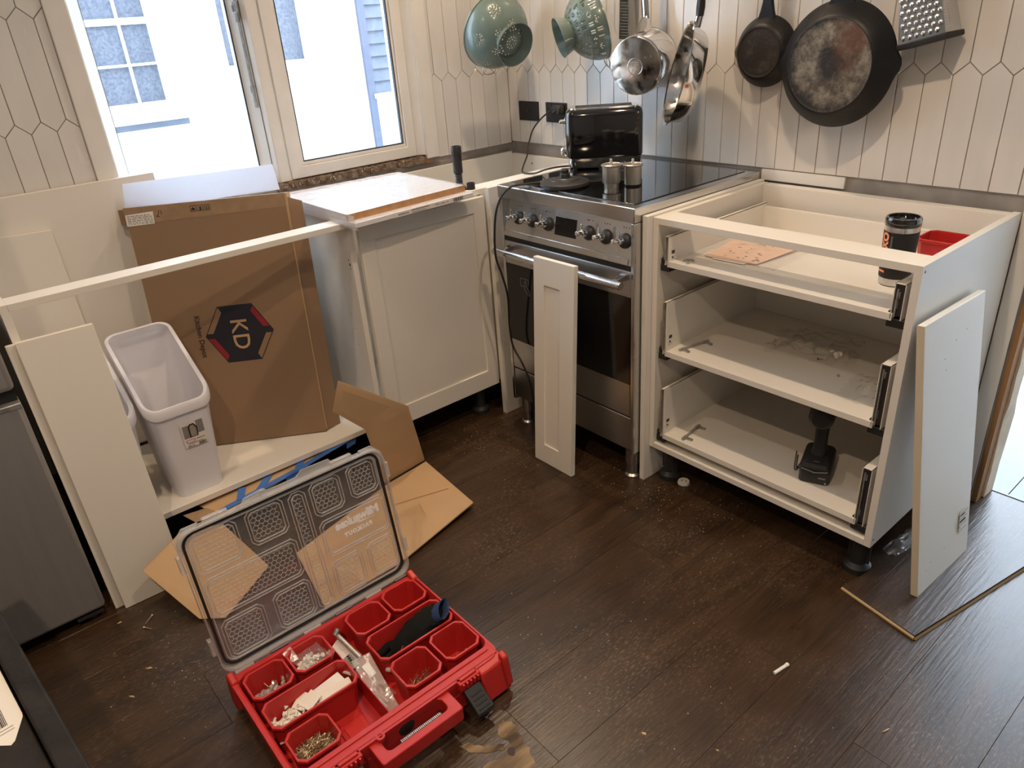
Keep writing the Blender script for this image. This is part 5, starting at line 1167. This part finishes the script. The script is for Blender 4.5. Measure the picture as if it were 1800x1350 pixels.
# glove in bin G
def glove():
    z = zb+.010; t = thing('work_glove', 'black work glove with navy cuff stuffed in the long red bin', 'glove', (1.37, -1.55, z))
    C0 = [(1.352, -1.600, z+.020), (1.362, -1.565, z+.042), (1.370, -1.530, z+.062), (1.374, -1.500, z+.074), (1.380, -1.478, z+.082)]
    W = [.020, .030, .034, .031, .027]; T = [.014, .022, .024, .022, .019]; rings = []; n = 16
    P = smooth_path(C0, 4); k = len(P)
    for i, p in enumerate(P):
        f = i/(k-1)*(len(W)-1); a = min(int(f), len(W)-2); q = f-a; w_ = W[a]*(1-q)+W[a+1]*q; h_ = T[a]*(1-q)+T[a+1]*q
        tdir = (P[min(i+1, k-1)]-P[max(i-1, 0)]).normalized(); sx = Vector((1, .2, 0)); sx = (sx-tdir*sx.dot(tdir)).normalized(); sy = tdir.cross(sx)
        rings.append([p+sx*w_*math.cos(2*PI*j/n)*(1+.12*math.sin(3*j+i))+sy*h_*math.sin(2*PI*j/n)*(1+.15*math.sin(2*j+i*1.3)) for j in range(n)])
    put('palm', MB().loft(rings), 'fabric_black', t)
    for j, (a, b, c) in enumerate((((1.336, -1.598, z+.030), (1.334, -1.625, z+.020), (1.338, -1.648, z+.030)), ((1.352, -1.605, z+.016), (1.352, -1.630, z+.006), (1.350, -1.648, z+.010)), ((1.366, -1.600, z+.018), (1.370, -1.622, z+.008), (1.372, -1.640, z+.012)), ((1.380, -1.595, z+.016), (1.388, -1.615, z+.006), (1.392, -1.630, z+.010)), ((1.390, -1.560, z+.030), (1.402, -1.575, z+.020), (1.402, -1.592, z+.014)))):
        put('finger', MB().tube(smooth_path([(1.362, -1.575, z+.03), a, b, c], 4), [.009]*6+[.0095]*3+[.009, .0085, .007, .003], 10), 'fabric_black', t)
    e0 = Vector((1.378, -1.484, z+.080)); ax = Vector((.28, .24, .34)).normalized(); F = axis_fr(e0, ax)
    def cr(h, a, b, k_=1): return [F @ Vector((a*math.cos(2*PI*j/22)*(1+.10*math.sin(4*PI*j/22+.5)), b*math.sin(2*PI*j/22), h)) for j in range(22)]
    put('cuff', MB().loft([cr(-.004, .026, .020), cr(.010, .029, .018), cr(.026, .031, .016), cr(.029, .030, .0155), cr(.027, .0285, .0135), cr(.006, .026, .0135)], False, True), 'fabric_navy', t)
    put('lining', MB().loft([cr(.006, .0255, .013), cr(.007, .0255, .013)]), 'fabric_black', t)
glove()
t = thing('cable_bundle', 'black and white thin cable bundle tucked beside the glove', 'cable', (1.40, -1.60, zb))
put('cable', MB().tube(smooth_path([(1.402, -1.560, zb+.050), (1.408, -1.575, zb+.056), (1.398, -1.590, zb+.050), (1.406, -1.605, zb+.052), (1.400, -1.618, zb+.046)], 5), .004, 8), 'black_rubber', t)
put('white_wire', MB().tube(smooth_path([(1.404, -1.572, zb+.062), (1.395, -1.60, zb+.060), (1.402, -1.625, zb+.055), (1.395, -1.632, zb+.058), (1.398, -1.615, zb+.066)], 5), .0011, 6), 'white_plastic', t)
put('red_wire', MB().tube(smooth_path([(1.388, -1.590, zb+.070), (1.392, -1.598, zb+.066), (1.400, -1.596, zb+.060)], 4), .0011, 6), 'ink_red', t)
put('connector', MB(Matrix.Translation((1.402, -1.638, zb+.046)) @ Matrix.Rotation(.6, 4, 'Z')).box(-.006, -.014, 0, .006, .014, .007), 'label_white', t, .001)
# things in the middle channel
t = thing('hinge_plate', 'grey metal hinge on a white backing in the middle channel of the case', 'hinge', (1.27, -1.69, .02))
put('backing_card', MB().slab([(1.240, -1.712, .048), (1.320, -1.700, .040), (1.318, -1.668, .058), (1.240, -1.682, .070)], .002), 'paper_white', t)
put('arm', MB().tube([(1.236, -1.688, .078), (1.330, -1.676, .062)], .006, 10), 'zinc', t); put('pivot', MB().cyl((1.240, -1.692, .080), (1.236, -1.680, .090), .007, n=12), 'galv', t)
put('plate', MB().slab([(1.300, -1.708, .058), (1.338, -1.704, .052), (1.342, -1.686, .060), (1.302, -1.690, .066)], .003), 'galv', t)
put('pin_row', (lambda b: [b.box(1.306+.007*i, -1.700, .0645-.001*i, 1.3085+.007*i, -1.694, .067-.001*i) for i in range(4)] and b)(MB()), 'ink', t)
t = thing('parts_bag', 'clear grip bag with a white label in the middle channel of the case', 'bag', (1.40, -1.68, .02))
put('film', MB().slab([(1.345, -1.706, .085), (1.470, -1.704, .020), (1.490, -1.672, .030), (1.360, -1.664, .095)], .0008), 'clear_film', t)
put('film', crumple(1.345, -1.704, 1.47, -1.668, .048, .010, 10, 31, .1), 'bag_film', t)
put('label', MB().slab([(1.372, -1.694, .0805), (1.402, -1.690, .066), (1.402, -1.674, .070), (1.372, -1.676, .0845)], .0006), 'paper_white', t)
put('contents', MB().tube([(1.41, -1.70, .035), (1.46, -1.69, .02)], .004, 6).tube([(1.40, -1.69, .03), (1.45, -1.68, .02)], .003, 6).lathe([(.006, 0), (.006, .01)], (1.49, -1.69, .014), n=10, cap0=True, cap1=True), 'zinc', t)

# ================================================================== HANGING PANS
RZ, RY = 1.60, -.045
t = thing('pot_rail', 'steel pot rail on the tiled wall above the hanging pans', 'rail', (1.0, RY, RZ))
put('bar', MB().cyl((.04, RY, RZ), (1.98, RY, RZ), .006, n=12), 'steel', t)
for x_ in (.10, 1.0, 1.92): put('bracket', MB().cyl((x_, 0, RZ), (x_, RY, RZ), .005, n=10).lathe([(.016, 0), (.016, .004), (0, .004)], (x_, .0, RZ), (0, -1, 0), 16), 'steel', t)
def hook(p, label):
    p = Vector(p); b = Vector((p.x, RY, RZ)); t_ = thing('s_hook', label, 'hook', b, 'hooks on the pot rail')
    pts = [(b.x, b.y+.012, b.z-.004), (b.x, b.y+.009, b.z+.010), (b.x, b.y-.004, b.z+.0125), (b.x, b.y-.013, b.z), (p.x*.5+b.x*.5, p.y*.5+b.y*.5, p.z*.5+b.z*.5), (p.x, p.y+.010, p.z+.012), (p.x, p.y+.010, p.z-.004), (p.x, p.y, p.z-.010), (p.x, p.y-.010, p.z-.002)]
    put('wire', MB().tube(smooth_path(pts, 5), .0022, 6), 'steel', t_)
def spherical(Rr, H, n0):
    out = []
    for i in range(n0+1):
        a = PI/2*i/n0; out.append((max(Rr*math.cos(a), 0), H*math.sin(a)))
    return out
def colander(label, o, a, Rr, H, pattern, foot, loops, hk):
    o = Vector(o); a = Vector(a).normalized(); t = thing('colander', label, 'colander', o, 'green colanders')
    n0, n = 46, 190; prof = spherical(Rr, H, n0)
    def skip(i, j):
        th = PI/2*(i+.5)/n0; ph = 2*PI*(j+.5)/n
        return pattern(th, ph, Rr)
    put('bowl', MB().lathe(prof, o, a, n, skip=skip), 'green_enamel', t, solid=.0012)
    put('rim', MB().lathe([(Rr-.001, .002), (Rr+.0035, .001), (Rr+.004, -.003), (Rr+.001, -.004), (Rr-.001, .002)], o, a, 72), 'green_enamel', t)
    r0, h0, r1, h1 = foot
    put('foot_ring', MB().lathe([(r0, h0), (r1, h1), (r1+.002, h1+.001), (r1+.001, h1+.002), (r1-.002, h1+.001), (r0-.002, h0)], o, a, 48), 'green_enamel', t)
    F = axis_fr(o, a)
    for ang in loops:
        c, s = math.cos(ang), math.sin(ang); tg = Vector((-s, c, 0)); rd = Vector((c, s, 0))
        pts = [F @ (rd*Rr*.985+tg*.030), F @ (rd*(Rr+.018)+tg*.030), F @ (rd*(Rr+.028)+tg*.016), F @ (rd*(Rr+.030)), F @ (rd*(Rr+.028)-tg*.016), F @ (rd*(Rr+.018)-tg*.030), F @ (rd*Rr*.985-tg*.030)]
        put('wire_handle', MB().tube(smooth_path(pts, 5), .0022, 8), 'zinc', t)
    hook(hk, f'steel hook holding the {"round-holed" if "round" in label else "slotted"} colander')
def rosette(th, ph, Rr):
    for k in range(6):
        for tc, off in ((.55, 0), (1.12, .5)):
            pc = 2*PI*(k+off)/6; dp = (ph-pc+PI) % (2*PI)-PI; dx = dp*math.cos(th)*Rr; dy = (th-tc)*Rr
            d = math.hypot(dx, dy)
            if d > .026: continue
            if d < .0022: return True
            an = math.atan2(dy, dx)
            for rr, m_ in ((.0095, 6), (.019, 9)):
                if abs(d-rr) < .0023:
                    q = (an/(2*PI)*m_) % 1
                    if abs(q-.5)*2*PI/m_*rr < .0022: return True
    d = (PI/2-th)*Rr
    for rr, m_ in ((.010, 6), (.019, 12)):
        if abs(d-rr) < .0022 and abs(((ph/(2*PI)*m_) % 1)-.5)*2*PI/m_*rr < .002: return True
    return False
def slots(th, ph, Rr):
    if not .12 < th < 1.22: return False
    row = int((th-.12)/.22); k = int(ph/(2*PI)*16+row*.5) % 16; tl = ((th-.12) % .22)/.22; pl = (ph/(2*PI)*16+row*.5) % 1
    if .15 < tl < .85:
        if (row+k) % 2: return abs((pl*5) % 1-.5) < .16 and .12 < pl < .88
        an = math.atan2(tl-.5, (pl-.5)*1.3); d = math.hypot(tl-.5, (pl-.5)*1.3)
        return .12 < d < .36 and abs((an/(2*PI)*8) % 1-.5) < .17
    return False
colander('large green enamel colander with round holes hanging in the tiled corner', (.165, -.190, 1.350), (.86, -.06, -.33), .135, .118, rosette, (.058, .096, .078, .140), (PI/2, -PI/2), (.175, -.195, 1.50))
colander('green enamel colander with slots hanging sideways beside the saucepan', (.604, -.085, 1.356), (-.48, -.835, -.28), .120, .112, slots, (.050, .092, .066, .140), (PI/2, -PI/2), (.61, -.07, 1.49))
# flat fine grater behind the slotted colander
t = thing('flat_grater', 'narrow flat steel grater hanging behind the slotted colander', 'grater', (.70, -.03, 1.3))
FG = fr((.655, -.022, 1.300), (1, -.25, -.05), (-.08, 0, 1)); b = MB(FG).prism([(0, 0), (.055, .0), (.050, .20), (.005, .20)], 0, .0015); put('plate', b, 'steel', t)
b = MB(FG)
for i in range(6):
    for j in range(20): b.lathe([(.0026, 0), (.0012, .0016), (0, .0016)], (.008+i*.0075+(.0037 if j % 2 else 0), .010+j*.0092, .0015), n=6)
put('teeth', b, 'dark_metal', t, kind='stuff'); put('frame_wire', MB(FG).tube([(0, 0, .001), (.055, 0, .001), (.050, .20, .001), (.0275, .235, .001), (.005, .20, .001), (0, 0, .001)], .0022, 6), 'steel', t)
hook((.672, -.028, 1.535), 'steel hook holding the narrow flat grater')
# saucepan
t = thing('saucepan', 'stainless steel saucepan hanging with its round base towards the room', 'saucepan', (.808, -.04, 1.235))
ax = Vector((.25, -.96, -.13)).normalized(); o = Vector((.812, -.038, 1.236)); Rr = .093
put('body', MB().lathe([(Rr-.002, .003), (Rr, 0), (Rr+.004, -.002), (Rr+.005, 0), (Rr+.002, .004), (Rr, .010), (Rr, .098), (Rr-.004, .108), (Rr-.010, .112)], o, ax, 64), 'chrome', t)
bs = put('base', MB().lathe([(Rr-.010, .112), (Rr-.004, .113), (Rr-.003, .120), (Rr-.006, .1215), (0, .1215)], o, ax, 64), 'chrome_used', t)
put('inside', MB().lathe([(Rr-.002, .003), (Rr-.003, .105), (0, .106)], o, ax, 48), 'steel', t)
bf = axis_fr(o+ax*.1215, ax)
put('stamp', MB(bf).lathe([(.0245, 0), (.026, .0006), (.0275, 0)], n=40), 'steel', bs)
text_mesh('IKEA 365+', .0068, bf @ Matrix.Translation((0, .012, .0003)), 'steel_brushed', 'stamp_print', bs) if False else None
st = MB(bf)
for i in range(4): st.box(-.015+.002*i, .012-.007*i, 0, .015-.0015*i, .0155-.007*i, .0004)
put('stamp_print', st, 'steel', bs)
F = axis_fr(o, ax); hd = Vector((-.06, -.04, 1)).normalized()
p0 = o+ax*.012+hd*(Rr-.004)
put('handle_bracket', MB(fr(p0, (1, .1, 0), hd)).hexa([(-.024, -.012, -.002), (.024, -.012, -.002), (.024, -.012, .022), (-.024, -.012, .022)], [(-.011, .030, .0), (.011, .030, .0), (.011, .030, .014), (-.011, .030, .014)]) if False else MB().loft([[p0+Vector((a, b, c)) for a, b, c in q] for q in ([(-.024, -.045, -.008), (.024, -.045, -.010), (.024, -.010, -.002), (-.024, -.010, 0)], [(-.018, -.030, .022), (.018, -.030, .022), (.018, -.008, .022), (-.018, -.008, .022)], [(-.010, -.020, .045), (.010, -.020, .045), (.010, -.006, .045), (-.010, -.006, .045)])]), 'chrome', t, .002)
put('handle', MB().tube([p0+Vector((0, -.013, .035))+hd*k for k in (0, .03, .08, .15, .19)], [.0145, .014, .015, .017, .014], 14, flat=.6, up=(0, 1, 0)), 'chrome', t)
put('hanging_ring', MB().tube(smooth_path([p0+Vector((0, -.013, .035))+hd*.20+Vector((.012*math.cos(2*PI*i/8), 0, .012*math.sin(2*PI*i/8))) for i in range(8)], 2, True), .002, 6, True), 'steel', t)
hook(p0+Vector((0, -.013, .045))+hd*.20, 'steel hook holding the saucepan')
# steel frying pan, seen from the side
t = thing('frying_pan', 'shiny steel frying pan with black handle hanging edge-on', 'frying pan', (1.03, -.16, 1.19))
o = Vector((1.027, -.166, 1.199)); ax = Vector((.655, .685, -.245)).normalized(); Rr = .146
put('body', MB().lathe([(Rr+.006, -.002), (Rr+.007, .000), (Rr+.001, .003), (Rr-.012, .040), (Rr-.024, .054), (Rr-.040, .058), (0, .0585)], o, ax, 64), 'chrome', t)
put('inside', MB().lathe([(Rr+.006, -.002), (Rr-.001, .001), (Rr-.015, .040), (Rr-.028, .051), (0, .053)], o, ax, 64), 'chrome_used', t)
F = axis_fr(o, ax); up = (Vector((0, 0, 1))-ax*ax.z).normalized()
p0 = o+up*(Rr-.004)+ax*.018
put('ferrule', MB().cyl(p0-up*.012, p0+up*.030, .0125, .0115, 14), 'brass_screw' if False else 'chrome', t)
put('handle', MB().tube([p0+up*.026+ax*0, p0+up*.05-ax*.004, p0+up*.09-ax*.012, p0+up*.14-ax*.012, p0+up*.19-ax*.004, p0+up*.205], [.0150, .0175, .0150, .0155, .0175, .012], 14, flat=.75, up=ax), 'black_plastic', t)
hook(p0+up*.20, 'steel hook holding the shiny frying pan')
# cast iron skillets, bases to the room
def skillet(label, o, Rr, rb, dep, matn, hl, hw, hk):
    o = Vector(o); t = thing('skillet', label, 'skillet', o, 'cast iron skillets'); n = 72
    b = MB(); prof = [(Rr-.004, -.002), (Rr, -.002), (Rr+.0015, .003), (Rr-.001, .010), (rb+.010, dep-.006), (rb+.004, dep), (rb, dep+.001)]
    F = axis_fr(o, (0, -1, 0)); rings = []
    for r_, h in prof:
        ring = []
        for j in range(n):
            a = 2*PI*j/n; ph = abs(((a+PI/2) % PI)-PI/2)   # distance from the horizontal spout directions
            sp = max(0, 1-(ph/.20)**2) if h < .02 else max(0, 1-(ph/.20)**2)*max(0, 1-(h-.02)/.02)
            ring.append(F @ Vector(((r_+.012*sp*(.6 if rb < .09 else 1))*math.cos(a), (r_+.012*sp*(.6 if rb < .09 else 1))*math.sin(a), h)))
        rings.append(ring)
    put('body', b.loft(rings, True, False), 'cast_iron', t)
    put('base', MB().lathe([(rb+.001, dep+.0008), (rb, dep+.0015), (rb-.004, dep), (rb-.007, dep+.0005), (0, dep+.0005)], o, (0, -1, 0), n), matn, t)
    HM = fr((o.x, o.y-.010, o.z), (1, 0, 0), (hk[0], 0, 1))
    pts = [(-hw*1.9, Rr-.020), (-hw*1.25, Rr+.012), (-hw*.95, Rr+.035), (-hw*.85, Rr+.06), (-hw, Rr+hl-.02), (-hw*.8, Rr+hl-.004), (0, Rr+hl)]
    poly = pts+[(-a, b_) for a, b_ in pts[-2::-1]]
    put('handle', MB(HM).prism(poly, -.006, .007), 'cast_iron', t, .004)
    put('handle_eye', MB(HM).lathe([(.008, 0), (.006, .0006), (0, .0006)], (0, Rr+hl-.018, .0068), n=16), 'ink', t)
    hook(HM @ Vector((0, Rr+hl-.012, 0)), 'steel hook holding the ' + label.split(' with')[0])
skillet('small dark cast iron skillet with blackened base', (1.240, -.022, 1.250), .098, .068, .040, 'skillet_base_dark', .13, .017, (-.06,))
skillet('large cast iron skillet with rusty scorched base', (1.491, -.070, 1.217), .160, .117, .048, 'skillet_base', .135, .022, (.02,))
# box grater
t = thing('box_grater', 'steel box grater with black rubber foot hanging at the right of the pans', 'grater', (1.70, -.05, 1.28))
up = Vector((-.20, 0, 1)).normalized(); rt = Vector((1, -.04, .24)).normalized()
GF = fr((1.648, -.075, 1.252), rt, up)   # n towards the room
H = .21
def gl(v, k): 
    e = .018*v/H
    return [(e, v, -.060+e*.6), (.130-e, v, -.060+e*.6), (.118-e, v, .0-e*.6), (.002+e, v, .0-e*.6)]
put('body', MB(GF).loft([gl(.006, 0), gl(H, 0)]), 'steel', t, .002)
put('rubber_foot', MB(GF).loft([[(p[0]+(-.004 if p[0] < .06 else .004), q, p[2]+(-.004 if p[2] < -.03 else .004)) for p in gl(0, 0)] for q in (-.004, .010)]), 'black_rubber', t, .003)
b = MB(GF)
for j in range(12):
    for i in range(6):
        v = .022+j*.0145; u = .016+i*.0165+(.008 if j % 2 else 0); z_ = -.0108*v/H
        b.lathe([(.0058, 0), (.0050, .0028), (.0030, .0042), (0, .0044)], (u, v, z_), (0, .25, 1), 10)
put('teeth', b, 'chrome', t, kind='stuff')
b = MB(GF)
for j in range(12):
    for i in range(6):
        v = .0175+j*.0145; u = .016+i*.0165+(.008 if j % 2 else 0); b.lathe([(.0034, 0), (0, .0004)], (u, v, -.0108*v/H+.0006), n=8)
put('holes', b, 'ink', t, kind='stuff')
b = MB(GF)
for j in range(26):
    for i in range(5): b.lathe([(.0018, 0), (0, .0018)], (.1245-.018*(.02+j*.007)/H-.0015+.0, .02+j*.007, -.050+i*.0095), (1, 0, .2), 5)
put('fine_teeth', b, 'zinc', t, kind='stuff')
put('top_handle', MB(GF).tube(smooth_path([(.030, H-.005, -.03), (.030, H+.03, -.03), (.060, H+.045, -.03), (.090, H+.03, -.03), (.090, H-.005, -.03)], 4), .006, 8), 'black_plastic', t)
hook(GF @ Vector((.060, H+.045, -.03)), 'steel hook holding the box grater')

# ================================================================== BITS ON THE FLOOR
r = random.Random(17); mb = MB()
def bit(x, y, s):
    a = r.uniform(0, PI); q = [(x+s*math.cos(a+k)*r.uniform(.5, 1), y+s*math.sin(a+k)*r.uniform(.4, .9)) for k in (0, 1.6, 3.1, 4.7)]
    mb.add([(p[0], p[1], .0003) for p in q]+[(x, y, .0004+s*.5)], [(0, 1, 4), (1, 2, 4), (2, 3, 4), (3, 0, 4)])
for _ in range(900): bit(r.uniform(.7, 3.2), r.uniform(-2.1, -.02), r.choice((.0006, .0008, .001, .0014)))
for cx_, cy_, s, n in ((1.32, -.62, .09, 160), (.78, -.72, .10, 80), (1.55, -.62, .12, 90), (1.0, -1.98, .12, 70), (1.9, -1.2, .3, 90), (.62, -.80, .08, 60), (1.6, -1.15, .3, 90)):
    for _ in range(n): bit(r.gauss(cx_, s), r.gauss(cy_, s*.8), r.choice((.0007, .001, .0016, .0022)))
tag(put('floor_debris', mb, 'sawdust'), 'pale sawdust specks and crumbs scattered over the dark floor', 'debris', kind='stuff')
t = thing('plastic_dowel', 'small white plastic dowel lying alone on the open floor', 'dowel', (1.997, -.953, 0)); put('shaft', MB().cyl((1.992, -.975, .0042), (1.999, -.934, .0042), .0040, n=12), 'white_plastic', t); put('collar', MB().cyl((1.9985, -.937, .0048), (1.9995, -.931, .0048), .0048, n=12), 'white_plastic', t)
def chip(x, y, l, w, rz, label):
    m4 = Matrix.Translation((x, y, .0006)) @ Matrix.Rotation(rz, 4, 'Z'); tag(put('wood_chip', MB(m4).loft([[(-l, 0, 0), (-l*.3, -w, 0), (l, -w*.2, 0), (l*.4, w, 0)], [(-l*.9, 0, .0015), (-l*.3, -w*.6, .003), (l*.9, -w*.1, .002), (l*.4, w*.6, .003)]]), 'wood_chip'), label, 'wood chip', 'wood chips on the floor')
chip(.926, -2.062, .009, .003, .9, 'curled pale wood chip on the floor below the leaning boards'); chip(.989, -2.120, .010, .0028, .6, 'flat yellowish wood chip nearest the black chest')
chip(.700, -2.075, .006, .0022, 1.4, 'tiny greenish chip beside the foot of the leaning boards'); chip(1.89, -1.311, .006, .004, .2, 'white crumb of plaster on the open floor right of the case'); chip(2.231, -.939, .012, .0016, 1.2, 'long pale splinter on the right of the floor')
chip(2.02, -1.231, .004, .002, .2, 'small pale crumb at the bottom middle of the floor')
screw((.738, -2.000, .003), (.3, -.35, 0), .030, 'screw lying on the floor between the leaning boards and the case', 'screws on the floor', r_=.0016); screw((.770, -2.030, .003), (.35, .25, 0), .026, 'second screw crossing the one by the leaning boards', 'screws on the floor', r_=.0014)
screw((1.625, -1.535, .003), (-.1, .5, 0), .022, 'silver screw by the black latch of the case', 'screws on the floor', r_=.0014)
t = thing('leg_disc', 'round pale disc with two holes under the drawer unit', 'disc', (1.371, -.508, 0)); put('disc', MB().lathe([(0, .0), (.019, .0), (.020, .003), (.018, .010), (0, .010)], (1.371, -.508, .0003), n=24), 'label_white', t); put('hole', MB().lathe([(.003, 0), (0, .0004)], (1.365, -.510, .0104), n=8).lathe([(.003, 0), (0, .0004)], (1.378, -.505, .0104), n=8), 'ink', t)
tag(put('film_scrap', crumple(1.965, -.40, 2.02, -.17, .002, .008, 12, 41, -.1, .2), 'bag_film'), 'clear plastic film scrap beside the drawer unit leg', 'film')

tag(put('scribe_strip', MB().box(1.9925, -.006, .002, 2.033, -.001, .872), 'panel_white'), 'narrow white strip of board beside the timber door jamb', 'panel')
